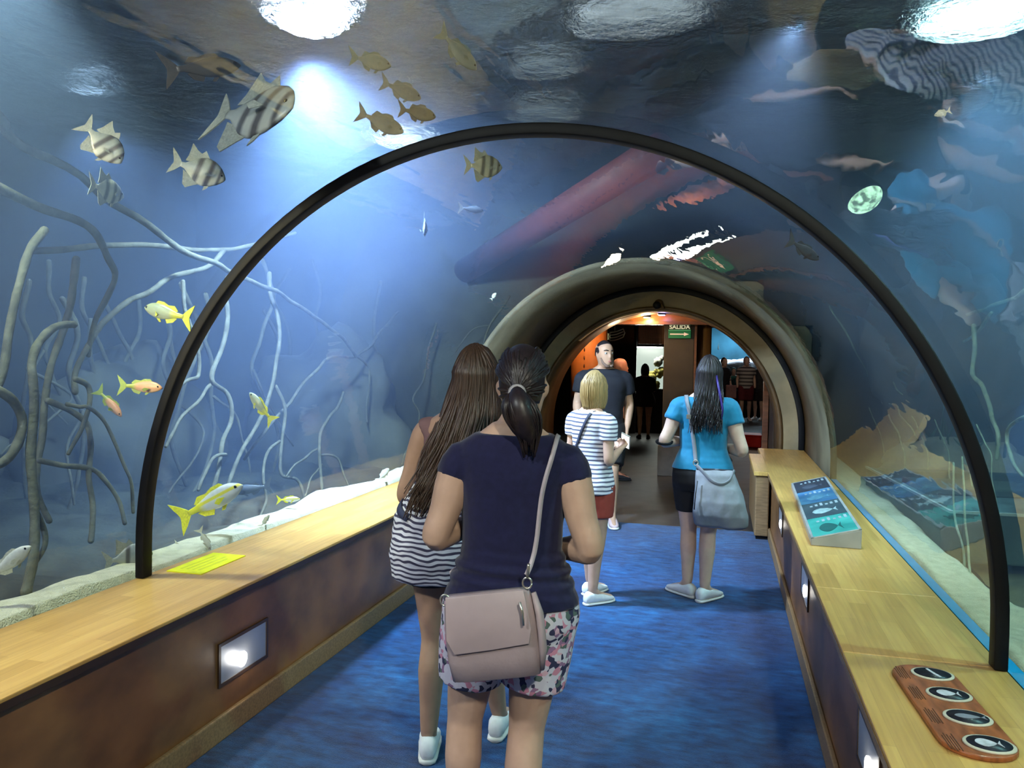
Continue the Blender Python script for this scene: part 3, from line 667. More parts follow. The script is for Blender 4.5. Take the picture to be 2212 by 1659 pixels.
# ------------------------------------------------------------------ fish
def fishmat(name, base, belly, bands=None, bandcol=(.02, .02, .025), tailcol=None, stripe=None):
    m = mat(name, base, .35, .1, 14, spec=.5); N, L = nodes(m); b = N['Principled BSDF']
    tc = N.new('ShaderNodeTexCoord'); sp = N.new('ShaderNodeSeparateXYZ'); L.new(tc.outputs['Object'], sp.inputs[0])
    cur = b.inputs['Base Color'].links[0].from_socket
    def mixc(fac, c):
        nonlocal cur
        mx = N.new('ShaderNodeMix'); mx.data_type = 'RGBA'; L.new(fac, mx.inputs[0]); L.new(cur, mx.inputs[6]); mx.inputs[7].default_value = (*c, 1); cur = mx.outputs[2]
    def ramp(sock, pts, interp='LINEAR', k=.5, add=.5):
        a = N.new('ShaderNodeMath'); a.operation = 'MULTIPLY_ADD'; a.inputs[1].default_value = k; a.inputs[2].default_value = add; L.new(sock, a.inputs[0])
        r = N.new('ShaderNodeValToRGB'); e = r.color_ramp.elements; e[0].position = 0; e[0].color = (0, 0, 0, 1); e[1].position = 1; e[1].color = (0, 0, 0, 1)
        for p, v in pts: q = e.new(p); q.color = (v, v, v, 1)
        L.new(a.outputs[0], r.inputs[0]); return r.outputs[0]
    mixc(ramp(sp.outputs[2], [(.02, 1), (.38, .9), (.5, .2), (.6, 0)], k=1.0), belly)     # z below the middle
    if stripe: mixc(ramp(sp.outputs[2], [(.50, 0), (.515, 1), (.55, 1), (.565, 0)], k=1.0), stripe)
    if tailcol: mixc(ramp(sp.outputs[0], [(.0, 1), (.20, 1), (.32, 0)], k=1.0, add=.5), tailcol)
    if bands:
        pts = []
        for p, w in bands: pts += [(p-w-.035, 0), (p-w*.6, 1), (p+w*.6, 1), (p+w+.035, 0)]
        ad = N.new('ShaderNodeMath'); ad.operation = 'MULTIPLY_ADD'; ad.inputs[1].default_value = -.12; L.new(sp.outputs[2], ad.inputs[0]); L.new(sp.outputs[0], ad.inputs[2])
        mixc(ramp(ad.outputs[0], pts, k=1.0), bandcol)
    L.new(cur, b.inputs['Base Color']); return m
SPB = [(.86, .022), (.64, .045), (.38, .05)]
FM = dict(
    spade=fishmat('spadefish_skin', (.24, .28, .29), (.36, .38, .36), SPB, (.07, .07, .075)),
    spade_dim=fishmat('spadefish_dim_skin', (.28, .31, .27), (.34, .36, .30), SPB, (.08, .09, .08)),
    yellow=fishmat('yellowtail_skin', (.55, .58, .60), (.66, .68, .70), None, tailcol=(.70, .66, .02), stripe=(.65, .60, .05)),
    green=fishmat('green_snapper_skin', (.22, .27, .17), (.40, .45, .33), None, tailcol=(.50, .52, .05)),
    orange=fishmat('orange_snapper_skin', (.58, .27, .13), (.60, .42, .30), None, tailcol=(.30, .36, .06)),
    grey=fishmat('grey_fish_skin', (.055, .075, .10), (.09, .11, .13), None),
    olive=fishmat('olive_fish_skin', (.075, .105, .115), (.11, .14, .14), None),
    dark=fishmat('dark_fish_skin', (.05, .05, .06), (.08, .08, .09), None),
    pale=fishmat('pale_fish_skin', (.52, .54, .48), (.60, .62, .55), None))
FIN = dict(spade=(.24, .27, .26), spade_dim=(.25, .28, .24), yellow=(.70, .68, .02), green=(.5, .53, .06), orange=(.28, .36, .07), grey=(.07, .09, .11), olive=(.08, .11, .10), dark=(.05, .05, .06), pale=(.5, .52, .42))
PROF = dict(   # t from snout 0 to tail root 1: (t, top, bottom, half thickness), in body lengths
    deep=[(0, .02, -.03, .012), (.05, .12, -.10, .035), (.15, .24, -.19, .062), (.3, .33, -.28, .08), (.48, .36, -.33, .082), (.65, .29, -.28, .062), (.8, .16, -.16, .038), (.9, .07, -.075, .022), (1, .055, -.055, .014)],
    slim=[(0, .01, -.02, .012), (.06, .065, -.065, .04), (.18, .125, -.115, .065), (.35, .155, -.15, .075), (.52, .145, -.145, .068), (.7, .10, -.105, .048), (.85, .055, -.055, .028), (1, .04, -.04, .016)],
    oval=[(0, .015, -.025, .012), (.06, .10, -.085, .04), (.18, .18, -.155, .065), (.36, .225, -.205, .08), (.54, .215, -.20, .072), (.72, .14, -.14, .05), (.86, .065, -.07, .028), (1, .045, -.045, .016)])
def fish(kind, shape, nose, tail, extra, label, nose_extra=0., group=None, flip=0., curve=.04, d=None):
    D = d if d else max(hit(*nose), hit(*tail))+extra
    a, b = at(nose[0], nose[1], D+nose_extra), at(tail[0], tail[1], D)
    a.z = min(a.z, WZ-.12); b.z = min(b.z, WZ-.12)
    Ltot = (a-b).length; L = Ltot*.80          # the tail fin is the last fifth
    X = (a-b).normalized(); Z = V((0, 0, 1)); Z = (Z-X*Z.dot(X))
    if Z.length < .2: Z = V((0, 1, 0))
    Z.normalize(); Yv = Z.cross(X)
    Z, Yv = (Z*math.cos(flip)+Yv*math.sin(flip)), (Yv*math.cos(flip)-Z*math.sin(flip))
    M = Matrix((X, Yv, Z)).transposed().to_4x4(); M.translation = b+X*(Ltot*.2+L*.5)
    bend = lambda x: curve*math.sin((x+.5)*PI*.9)
    pr = PROF[shape]; ts = np.linspace(0, 1, 22); P = np.array(pr)
    tp = np.interp(ts, P[:, 0], P[:, 1]); bt = np.interp(ts, P[:, 0], P[:, 2]); th = np.interp(ts, P[:, 0], P[:, 3])
    secs = []
    for t, u, w, h in zip(ts, tp, bt, th):
        x = .5-t; secs.append(ring((x, bend(x), (u+w)/2), (0, 1, 0), (0, 0, 1), h, (u-w)/2, 16, 1.8))
    o = mk('fish', loft(secs), FM[kind]); o.matrix_world = M @ Matrix.Scale(L, 4)
    tag(o, label, 'fish', group)
    fm = mat('fin_'+kind, FIN[kind], .5, .2, 40)
    deep = shape == 'deep'
    hh = .25 if deep else .22
    yb = bend(-.5)
    tl = [(-.48, .05), (-.60, hh*.75), (-.74, hh*1.25), (-.70, hh*.7), (-.66, .06), (-.645, 0), (-.66, -.06), (-.70, -hh*.7), (-.74, -hh*1.25), (-.60, -hh*.75), (-.48, -.05)]
    mk('tail_fin', plate([V((x, yb, z)) for x, z in tl], .012, (0, 1, 0)), fm, o, False)
    if deep:
        df = [(.10, .30), (-.05, .50), (-.12, .40), (-.22, .44), (-.36, .56), (-.38, .26), (-.42, .12), (-.30, .14), (-.1, .27)]
        af = [(.02, -.28), (-.12, -.36), (-.28, -.48), (-.36, -.42), (-.40, -.18), (-.42, -.10), (-.25, -.16)]
        vf_ = [(.22, -.22), (.15, -.36), (.08, -.42), (.10, -.26)]
    else:
        k = 1.0 if shape == 'slim' else 1.4
        df = [(.25, .10*k), (.15, .20*k), (.0, .20*k), (-.12, .155*k), (-.26, .17*k), (-.36, .08), (-.3, .05), (0, .10*k)]
        af = [(-.08, -.11*k), (-.14, -.20*k), (-.28, -.16*k), (-.36, -.07), (-.25, -.06)]
        vf_ = [(.16, -.12*k), (.05, -.21*k), (.0, -.20*k), (.06, -.12*k)]
    mk('dorsal_fin', plate([V((x, bend(x), z)) for x, z in df], .01, (0, 1, 0)), fm, o, False)
    mk('anal_fin', plate([V((x, bend(x), z)) for x, z in af], .01, (0, 1, 0)), fm, o, False)
    mk('pelvic_fin', plate([V((x, bend(x), z)) for x, z in vf_], .01, (0, 1, 0)), fm, o, False)
    k = .085 if deep else .07
    for s in (-1, 1):
        pc = [(.20, s*k, -.04), (.10, s*(k+.05), -.01), (.03, s*(k+.06), -.06), (.08, s*(k+.04), -.11)]
        mk('pectoral_fin', plate([V(p) for p in pc], .006, (0, 1, .2)), fm, o, False)
        e = ball((.40, bend(.4)+s*(.045 if deep else .052), .05 if deep else .025), .024, .014, .024, 10, 6)
        mk('eye', e, mat('fish_eye', (.01, .01, .01), .15), o)
    return o
G3 = 'striped spadefish in the upper left tank'
fish('spade', 'deep', (262, 352), (176, 262), .35, 'striped spadefish diving at upper left, above the leaning branch', .05, G3)
fish('spade', 'deep', (487, 388), (365, 345), .5, 'striped spadefish heading right and down, between the two other spadefish', .1, G3)
fish('spade', 'deep', (630, 228), (458, 252), .45, 'large boldly banded spadefish just left of the flood lamp glow', -.25, G3, .5)
fish('spade_dim', 'deep', (268, 425), (190, 395), 1.0, 'small dim spadefish behind the long leaning branch', .2, G3)
fish('spade', 'deep', (330, 1195), (220, 1215), .12, 'large banded spadefish hovering over the sand behind the foot of the near ring', .1, G3)
fish('spade_dim', 'deep', (1085, 362), (1000, 356), 1.2, 'dim spadefish just under the top of the near ring', .1, G3)
G4 = 'fish under the flood lamp'
fish('olive', 'oval', (1030, 150), (946, 62), .3, 'grey-green fish pointing down to the right, right of the flood lamp', .1, G4)
fish('olive', 'oval', (845, 142), (752, 120), .5, 'dark yellowish fish in the glow right below the flood lamp', .1, G4)
fish('grey', 'oval', (910, 212), (820, 175), .6, 'dark grey fish, middle of the three close below the yellowish fish', .1, G4)
fish('grey', 'oval', (872, 285), (768, 240), .5, 'largest grey fish of the cluster above the near ring, at its lower left', .1, G4)
fish('dark', 'oval', (942, 252), (858, 234), .6, 'small blackish fish at the right of the cluster above the near ring', .1, G4)
fish('dark', 'slim', (520, 140), (345, 152), .9, 'long dim dark fish drifting left of the flood lamp', .2, G4)
fish('grey', 'slim', (1045, 455), (988, 448), 1.4, 'tiny dark fish under the near ring, beside the red beam', .1, G4)
fish('grey', 'oval', (915, 505), (916, 474), 1.2, 'small fish seen head-on in the bright blue water under the near ring', -.22, G4)
fish('dark', 'slim', (1770, 560), (1700, 514), .5, 'thin dark fish slanting under the right side of the near ring', .1)
fish('pale', 'oval', (2018, 250), (2055, 238), .7, 'tiny pale fish high in the right tank')
fish('green', 'slim', (314, 664), (418, 690), .25, 'green-striped fish swimming left beside the near ring', .1)
fish('orange', 'slim', (350, 838), (252, 832), .3, 'salmon orange fish with greenish tail swimming into the near ring', -.03)
fish('green', 'slim', (540, 848), (592, 914), .3, 'small green fish with yellow tail pointing up to the left', .03)
fish('yellow', 'slim', (523, 1048), (378, 1125), .15, 'large white snapper with bright yellow forked tail rising over the sand', -.05)
fish('yellow', 'slim', (648, 1078), (596, 1080), .25, 'small snapper with yellow tail close to the sand', .05)
fish('pale', 'slim', (66, 1180), (-40, 1260), .12, 'whitish fish half cut off at the left edge over the sand', .0)
fish('pale', 'slim', (455, 1188), (428, 1140), .1, 'pale fish pointing down on the sand behind the yellow notice', .0, 'pale fish by the notice')
fish('pale', 'slim', (448, 1190), (375, 1182), .16, 'flat lying pale fish on the sand just left of the down-pointing one', .0, 'pale fish by the notice')
fish('pale', 'slim', (582, 1112), (562, 1140), .1, 'faint small pale fish over the sand right of the big snapper')
fish('pale', 'oval', (840, 1012), (815, 1040), .1, 'faint pale fish at the far end of the left sand strip')
fish('orange', 'slim', (262, 900), (208, 838), .9, 'dim reddish fish with olive tail hiding among the roots left of the orange one')
fish('grey', 'slim', (500, 1062), (590, 1048), .9, 'dim grey fish among the roots just above the yellow-tailed snapper')
fish('pale', 'oval', (1072, 632), (1060, 648), 1.5, 'tiny pale fish near the far arch, above the brown-haired visitor')
# ------------------------------------------------------------------ people
SK = {}
def skin(name, c): return mat(name, c, .5, .06, 18, spec=.35)
SK1 = skin('skin_warm', (.50, .315, .225)); SK2 = skin('skin_fair', (.56, .385, .30)); SK3 = skin('skin_tan', (.42, .25, .165)); SK4 = skin('skin_ruddy', (.52, .22, .15))
M_eye = mat('eye_white', (.42, .40, .38), .2); M_lip = mat('lips', (.38, .13, .11), .45)
def hairmat(name, c, c2, rough=.42): return mat(name, c, rough, .2, 6, (30, 30, 1.5), spec=.45, col2=c2)
H_dark = hairmat('hair_black_brown', (.010, .006, .006), (.022, .013, .014)); H_brown = hairmat('hair_brown', (.035, .018, .010), (.075, .042, .026)); H_blond = hairmat('hair_blond', (.20, .135, .05), (.36, .255, .11)); H_black = hairmat('hair_black', (.006, .005, .007), (.02, .015, .018))
def rotm(yaw, pitch=0, roll=0): return Matrix.Rotation(yaw, 3, 'Z') @ Matrix.Rotation(pitch, 3, 'X') @ Matrix.Rotation(roll, 3, 'Y')
BASE = dict(shL=(-.162, -.01, 1.305), elL=(-.215, -.03, 1.07), wrL=(-.22, .05, .84), hiL=(-.088, 0, .84), knL=(-.095, .015, .46), anL=(-.095, -.02, .085), toL=(-.12, .14, .03),
            shR=(.162, -.01, 1.305), elR=(.215, -.03, 1.07), wrR=(.22, .05, .84), hiR=(.088, 0, .84), knR=(.095, .015, .46), anR=(.095, -.02, .085), toR=(.12, .14, .03), head=(0, .015, 1.525))
TORSO_F = [(.745, .155, .105, -.01), (.80, .178, .12, -.018), (.87, .182, .118, -.018), (.95, .158, .10, -.008), (1.03, .132, .088, .0), (1.10, .134, .09, .002), (1.19, .145, .10, .008), (1.26, .158, .105, .006), (1.32, .165, .088, -.008), (1.36, .140, .072, -.014), (1.39, .098, .064, -.014), (1.42, .062, .058, -.008)]
TORSO_M = [(.745, .145, .105, -.01), (.80, .160, .115, -.012), (.87, .160, .112, -.01), (.95, .152, .105, -.002), (1.03, .150, .10, .0), (1.10, .158, .105, .0), (1.19, .172, .11, .004), (1.26, .185, .112, .004), (1.32, .188, .095, -.006), (1.36, .160, .078, -.012), (1.39, .108, .068, -.014), (1.42, .070, .064, -.008)]
HEADS = [(-.118, .024, .026, .058), (-.108, .040, .044, .044), (-.085, .054, .066, .028), (-.05, .064, .083, .014), (-.01, .070, .091, .006), (.03, .074, .095, .0), (.065, .071, .093, -.004), (.092, .057, .078, -.006), (.110, .034, .05, -.006), (.118, .012, .018, -.006)]
class Fig:
    def __init__(s, name, label, loc, rz, H, skin, torso=TORSO_F, hipw=1., girth=1., arm=1., leg=1., vox=.008, yaw=0, pitch=0, bend=(0, 0), **J):
        s.J = {k: V(v) for k, v in {**BASE, **J}.items()}
        s.root = empty('person', (loc[0], loc[1], 0), rz, label, 'person'); s.root.scale = (H/1.645,)*3
        s.skin = skin; s.vox = vox; s.arm = arm; s.leg = leg; s.hipw = hipw; s.girth = girth
        s.T = [(z, a*(hipw if z < .97 else girth), b*(hipw if z < .97 else girth), y) for z, a, b, y in torso]
        s.bend = bend
        s.hm = rotm(yaw, pitch); s.hc = s.J['head']
    def cx(s, z):   # sideways lean of the trunk
        t = (z-.85)/.55; return s.bend[0]*t
    def trunk(s, z0, z1, off=0., flare=0.):
        zs = [t[0] for t in s.T]; pick = sorted(set([z0]+[z for z in zs if z0 < z < z1]+[z1])); secs = []
        for z in pick:
            a = np.interp(z, zs, [t[1] for t in s.T]); b = np.interp(z, zs, [t[2] for t in s.T]); y = np.interp(z, zs, [t[3] for t in s.T])
            k = off+flare*max(0, (z1-z)/(z1-z0))
            secs.append(ring((s.cx(z), y, z), (1, 0, 0), (0, 1, 0), a+k, b+k, 28, 2.3))
        return loft(secs)
    def armpath(s, d):
        sh, el, wr = s.J['sh'+d], s.J['el'+d], s.J['wr'+d]; sx = -1 if d == 'L' else 1
        sh = sh+V((s.cx(1.335), 0, 0)); inn = sh+V((-sx*.05, 0, .01))
        P = [inn, sh, sh.lerp(el, .3)+V((sx*.006, 0, 0)), sh.lerp(el, .65), el, el.lerp(wr, .25), el.lerp(wr, .6), wr]
        g = s.arm
        return P, [.046*g, .052*g, .047*g, .041*g, .036*g, .038*g, .031*g, .0235]
    def arms(s, off=0., frac=1., dirs='LR'):
        out = []
        for d in dirs:
            P, r = s.armpath(d); Q = catmull(P, 4); rr = [lerp(r, i/(len(Q)-1))+off for i in range(len(Q))]
            n = max(5, int(len(Q)*frac)); out.append(tube(Q[:n], rr[:n], 14, ref=(0, 1, 0)))
        return join(*out)
    def legpath(s, d):
        hi, kn, an, to = [s.J[k+d] for k in ('hi', 'kn', 'an', 'to')]; hi = V((hi.x*s.hipw, hi.y, hi.z)); g = s.leg
        up_ = (hi-kn).normalized()
        P = [hi+up_*.06, hi, hi.lerp(kn, .33)+V((0, .0, 0)), hi.lerp(kn, .7), kn, kn.lerp(an, .3)+V((0, -.016, 0)), kn.lerp(an, .62)+V((0, -.008, 0)), an+V((0, 0, .02))]
        return P, [.085*g, .095*g, .086*g, .066*g, .053*g, .055*g, .044*g, .034*g]
    def legs(s, off=0., frac=1., dirs='LR', flare=0.):
        out = []
        for d in dirs:
            P, r = s.legpath(d); Q = catmull(P, 5); n = max(6, int(len(Q)*frac)); rr = [lerp(r, i/(len(Q)-1))+off+flare*i/n for i in range(len(Q))]
            out.append(tube(Q[:n], rr[:n], 16, ref=(0, 1, 0)))
        return join(*out)
    def hand(s, d, normal, curl=.5, dirv=None, thumb=1):
        el, wr = s.J['el'+d], s.J['wr'+d]; D = V(dirv).normalized() if dirv is not None else (wr-el).normalized()
        N = V(normal); N = (N-D*N.dot(D)).normalized(); S_ = D.cross(N)*thumb   # S_ points to the thumb side
        parts = [loft([ring(wr-D*.02, S_, N, .024, .019, 12), ring(wr+D*.015, S_, N, .030, .017, 12, 2.6), ring(wr+D*.05, S_, N, .039, .015, 12, 2.8), ring(wr+D*.085, S_, N, .040, .0125, 12, 2.8), ring(wr+D*.092, S_, N, .037, .009, 12)])]
        for i, (o, l) in enumerate(((.029, .072), (.0095, .080), (-.010, .075), (-.029, .058))):
            p = wr+D*(.082-.004*abs(i-1))+S_*o; a = .12+.04*i; P = [p-D*.015]; P.append(p); dd = D
            for q, fr in enumerate((.45, .32, .23)):
                a += curl*(.8, 1., .6)[q]; dd = D*math.cos(a)+N*math.sin(a); p = p+dd*l*fr; P.append(p)
            parts.append(tube(P, [.0092, .0092, .0086, .0078, .0066], 8, roundend=True))
        p = wr+D*.022+S_*.026; t1 = (D*.65+S_*.75+N*.25).normalized(); p2 = p+t1*.036; t2 = (D*.9+S_*.25+N*(.3+.4*curl)).normalized(); p3 = p2+t2*.032; p4 = p3+(t2+N*.3*curl).normalized()*.024
        parts.append(tube([p-t1*.012, p, p2, p3, p4], [.0135, .0125, .0105, .0095, .0075], 8, roundend=True))
        return join(*parts)
    def H(s, p): return s.hc+s.hm @ V(p)
    def head(s):
        secs = [ring(s.H((0, y, z)), s.hm @ V((1, 0, 0)), s.hm @ V((0, 1, 0)), a, b, 22, 2.15) for z, a, b, y in HEADS]
        nk = s.J['head']; ck = s.cx(1.42)
        neck = tube([V((ck, -.012, 1.37)), V((ck, -.008, 1.41)), V((ck, -.004, 1.41)).lerp(s.H((0, -.02, -.06)), .6), s.H((0, -.012, -.03))], [.062, .054, .05, .052], 18)
        nose = tube([s.H((0, .088, .028)), s.H((0, .098, .008)), s.H((0, .112, -.022)), s.H((0, .098, -.034))], [.007, .009, .0125, .010], 10, roundend=True)
        ch = tube([s.H((0, .088, -.052)), s.H((0, .094, -.062)), s.H((0, .088, -.072))], [.016, .018, .015], 8)
        brow = tube([s.H((-.045, .072, .036)), s.H((0, .089, .034)), s.H((.045, .072, .036))], [.008, .010, .008], 8, roundend=True)
        ears = [tube([s.H((k*.070, -.004, .022)), s.H((k*.079, -.012, .010)), s.H((k*.077, -.008, -.012)), s.H((k*.069, .000, -.030))], [.010, .013, .011, .006], 10, (1, .5), ref=s.hm @ V((0, 1, 0)), roundend=True) for k in (-1, 1)]
        return join(loft(secs), neck, nose, ch, brow, *ears)
    def body(s, hands={}, shoes=True):
        L = [s.trunk(.745, 1.42), s.arms(), s.legs(), s.head()]
        for d, a in hands.items(): L.append(s.hand(d, **a))
        for d in 'LR':
            an, to = s.J['an'+d], s.J['to'+d]; L.append(tube([an+V((0, -.0, .02)), an.lerp(to, .35)+V((0, 0, -.01)), to], [.034, .032, .022], 10, roundend=True))
        me = remesh(join(*L), s.vox, 5)
        s.bodyobj = link('body', me, s.skin, s.root)
        hd = s.bodyobj
        for k in (-1, 1):
            mk('eye', ball(s.H((k*.031, .0805, .012)), .0125, n=12, k=8), M_eye, hd)
            mk('iris', ball(s.H((k*.031, .0885, .012)), .0062, n=10, k=6), mat('iris_dark', (.03, .018, .01), .2), hd)
        mk('lips', tube([s.H((-.023, .083, -.062)), s.H((0, .1075, -.060)), s.H((.023, .083, -.062))], [.004, .0085, .004], 8, roundend=True), M_lip, hd)
        return hd
    def eyebrows(s, m):
        for k in (-1, 1): mk('eyebrow', tube([s.H((k*.014, .0965, .036)), s.H((k*.032, .089, .041)), s.H((k*.05, .072, .036))], [.004, .005, .003], 6), m, s.bodyobj)
    def cloth(s, name, vf, m, amp=.004, sc=(5, 5, 16), seed=0., vox=None, disp=None, sm=5):
        me = remesh(vf, vox or s.vox, sm, disp or fold(*sc, amp, seed)); o = link(name, me, m, s.root); o['_'] = 1; del o['_']; return o
    def shoe(s, d, m, sole, sock=None):
        an, to = s.J['an'+d], s.J['to'+d]; f = (to-an); f.z = 0; f.normalize(); sd = V((f.y, -f.x, 0)); b = V((an.x, an.y, 0)); tilt = max(0, (an.z-.085))
        z0 = tilt*.6
        def sec(t, w, zb, zt): return ring(b+f*t+V((0, 0, z0+(zb+zt)/2)), sd, (0, 0, 1), w, (zt-zb)/2, 16, 2.6)
        o = mk('shoe', loft([sec(-.068, .018, .02, .055), sec(-.06, .03, .016, .085), sec(-.035, .036, .014, .098), sec(.0, .037, .014, .092), sec(.04, .040, .014, .085), sec(.09, .044, .014, .068), sec(.135, .043, .014, .052), sec(.17, .034, .015, .042), sec(.186, .015, .018, .034)]), m, s.root)
        mk('sole', loft([sec(-.074, .016, .0, .02), sec(-.064, .033, 0, .022), sec(-.03, .039, 0, .022), sec(.04, .043, 0, .02), sec(.1, .048, 0, .02), sec(.145, .046, 0, .02), sec(.178, .036, .0, .021), sec(.196, .014, .004, .02)]), sole, o)
        return o
    # --- hair
    def scalp(s, th, ph, k=1.0):   # th from crown, ph around (0 = front, pi = back)
        return s.H((math.sin(th)*math.sin(ph)*.075*k, math.sin(th)*math.cos(ph)*.096*k-.004, .118*math.cos(th)*k+.006))
    def haircap(s, k=1.09, front=.62, low=1.9, n=40, tied=False):
        """closed shell over the skull; hairline high in front, low at the back"""
        rows, v, f = 16, [], []
        for lay in (k, .93):
            for i in range(rows+1):
                for j in range(n):
                    ph = 2*PI*j/n; c = (1-math.cos(ph))/2; mx = front+(low-front)*min(1, c*1.9)**.8
                    if tied: a_ = min(ph, 2*PI-ph); mx = front+(1.28-front)*min(1, a_/1.3)+(low-1.28)*max(0, min(1, (a_-1.85)/.35))
                    th = max(.001, mx*i/rows); kk = lay if lay < 1 else 1+(lay-1)*min(1, (rows-i)/5+.12)
                    v.append(s.scalp(th, ph, kk))
        N = (rows+1)*n
        for q in (0, N):
            for i in range(rows):
                for j in range(n):
                    a, b2 = q+i*n+j, q+i*n+(j+1) % n; F = (a, b2, b2+n, a+n); f.append(F if q == 0 else F[::-1])
        for j in range(n):
            a, b2 = rows*n+j, rows*n+(j+1) % n; f.append((a, b2, N+b2, N+a))
        return v, f
def strands(paths, r0=.006, r1=.002, n=5):
    out = []
    for P in paths:
        Q = catmull(P, 3); N = len(Q); out.append(tube(Q, [r0*(.6+.4*min(1, i/2))*(1-t)+r1*t for i, t in ((i, i/(N-1)) for i in range(N))], n))
    return join(*out)
def long_hair(F, zend, n, spread, backoff, seed, shift=0., wave=.012, r=.0065, side=None, ph0=.75, part=0.):
    random.seed(seed); paths = []
    for i in range(n):
        u = random.random(); ph = ph0+(2*PI-2*ph0)*u                        # from right-front round the back to left-front
        if side: ph = side[0]+(side[1]-side[0])*u
        st = random.uniform(.05, .8); P = []
        k0 = random.uniform(1.06, 1.16)
        for th in (st*.2, st*.6, st, 1.2, 1.55): P.append(F.scalp(th+.05*random.random(), PI+(ph-PI)*min(1, .55+.45*th), k0))
        e = P[-1]; ze = zend+random.uniform(-.07, .06); ax = random.uniform(-1, 1)
        lx = F.hc.x+shift
        m = 6; w = random.uniform(0, 6.28)
        for q in range(1, m+1):
            t = q/m; z = e.z+(ze-e.z)*t
            x = e.x*(1-t)+(lx+(e.x-F.hc.x)*spread+ax*.02)*t; yb = min(e.y, -.02)*(1-t)+(-backoff-random.uniform(0, .03))*t
            y = e.y*(1-min(1, t*2))+yb*min(1, t*2)
            P.append(V((x+wave*math.sin(w+t*7)*t, y+wave*math.cos(w+t*6)*t*.6, z)))
        paths.append(P)
    return strands(paths, r, .0018)
def strap_on(F, meshes, pts, w, m, th=.004, name='strap', parent=None, push=.006):
    """ribbon laid on the clothed body through the given points (each moved onto the surface)"""
    Q = catmull(pts, 8); out = []; ns = []
    for p in Q:
        best = None
        for b in meshes:
            l, nn, i, d = b.find_nearest(p)
            if l is not None and (best is None or d < best[2]): best = (l, nn, d)
        nrm = best[1]; out.append(best[0]+nrm*push); ns.append(nrm)
    for _ in range(4):
        out = [out[0]]+[(out[i-1]+out[i]*2+out[i+1])/4 for i in range(1, len(out)-1)]+[out[-1]]
    v, f = [], []
    for i, (p, nn) in enumerate(zip(out, ns)):
        t = (out[min(i+1, len(out)-1)]-out[max(i-1, 0)]).normalized(); sd = t.cross(nn).normalized(); nn = sd.cross(t)
        for a, b in ((-1, 0), (1, 0), (1, 1), (-1, 1)): v.append(p+sd*(a*w/2)+nn*(b*th))
    for i in range(len(out)-1):
        for j in range(4):
            k = (j+1) % 4; f.append((i*4+j, i*4+k, i*4+4+k, i*4+4+j))
    f += [(3, 2, 1, 0), tuple((len(out)-1)*4+j for j in range(4))]
    return mk(name, (v, f), m, parent or F.root)
M_white = mat('white_canvas', (.68, .70, .72), .75, .05, 40); M_sole = mat('white_sole', (.62, .63, .62), .6)
M_metal = mat('pale_metal', (.65, .6, .5), .3, metal=.9)

# 1 --- ponytail visitor in navy
p1 = (.15, 2.30)
F = Fig('person', 'woman from behind with dark ponytail, navy top, floral shorts and a pinkish shoulder bag', p1, math.radians(11), 1.625, SK1, hipw=1.06, girth=1.06, arm=1.2, leg=1.08, vox=.0065, yaw=.0,
        shL=(-.160, -.01, 1.29), elL=(-.235, -.05, 1.065), wrL=(-.13, .19, 1.06), shR=(.165, -.01, 1.29), elR=(.240, -.055, 1.045), wrR=(.115, .175, .985),
        hiL=(-.093, 0, .84), knL=(-.145, .03, .46), anL=(-.15, .02, .085), toL=(-.165, .17, .03), hiR=(.088, 0, .84), knR=(.055, -.005, .46), anR=(.03, -.05, .085), toR=(.05, .10, .03), head=(.022, .02, 1.525))
F.body({'L': dict(normal=(0, 0, 1), curl=.55, thumb=1), 'R': dict(normal=(-.3, .2, 1), curl=.55, thumb=-1)})
M_navy = mat('navy_jersey', (.010, .010, .042), .85, .12, 60, spec=.2, sheen=.2)
def navyfold(p, n):
    band = math.exp(-((p.z-.965)/.05)**2)
    return .003*noise.noise(V((p.x*5, p.y*5, p.z*9)))+band*.0065*math.sin(p.z*150+3*noise.noise(V((p.x*4, p.y*4, 0))))+.002*noise.noise(V((p.x*14, p.y*14, p.z*20)))
def hemcut(vf): return vf
caps = []
for d, sx in (('L', -1), ('R', 1)):
    P, r = F.armpath(d); Q = catmull(P, 4); caps.append(tube([Q[i] for i in (2, 4, 5, 6, 7)], [.064, .067, .066, .064, .061], 16, ref=(0, 1, 0)))
top = F.cloth('navy_top', join(F.trunk(.865, 1.386, .010, .010), *caps), M_navy, disp=navyfold, vox=.0065)
M_flor = mat('floral_cotton', (.62, .55, .62), .8, .1, 5)
def floral(m):
    N, L = nodes(m); b = N['Principled BSDF']; tc = N.new('ShaderNodeTexCoord')
    nz = N.new('ShaderNodeTexNoise'); nz.inputs['Scale'].default_value = 14; L.new(tc.outputs['Object'], nz.inputs[0])
    ad = N.new('ShaderNodeVectorMath'); ad.operation = 'MULTIPLY_ADD'; ad.inputs[1].default_value = (.06, .06, .06); L.new(nz.outputs['Color'], ad.inputs[0]); L.new(tc.outputs['Object'], ad.inputs[2])
    vo = N.new('ShaderNodeTexVoronoi'); vo.inputs['Scale'].default_value = 62; L.new(ad.outputs[0], vo.inputs['Vector'])
    sp = N.new('ShaderNodeSeparateColor'); L.new(vo.outputs['Color'], sp.inputs[0])
    rp = N.new('ShaderNodeValToRGB'); rp.color_ramp.interpolation = 'CONSTANT'; e = rp.color_ramp.elements
    e[0].position = 0; e[0].color = (.62, .58, .66, 1); e[1].position = .36; e[1].color = (.60, .25, .34, 1)
    for p, c in ((.5, (.035, .035, .085)), (.66, (.66, .62, .68)), (.78, (.30, .16, .28)), (.86, (.10, .14, .13)), (.93, (.66, .42, .50))): q = e.new(p); q.color = (*c, 1)
    L.new(sp.outputs[0], rp.inputs[0]); L.new(rp.outputs[0], b.inputs['Base Color'])
floral(M_flor)
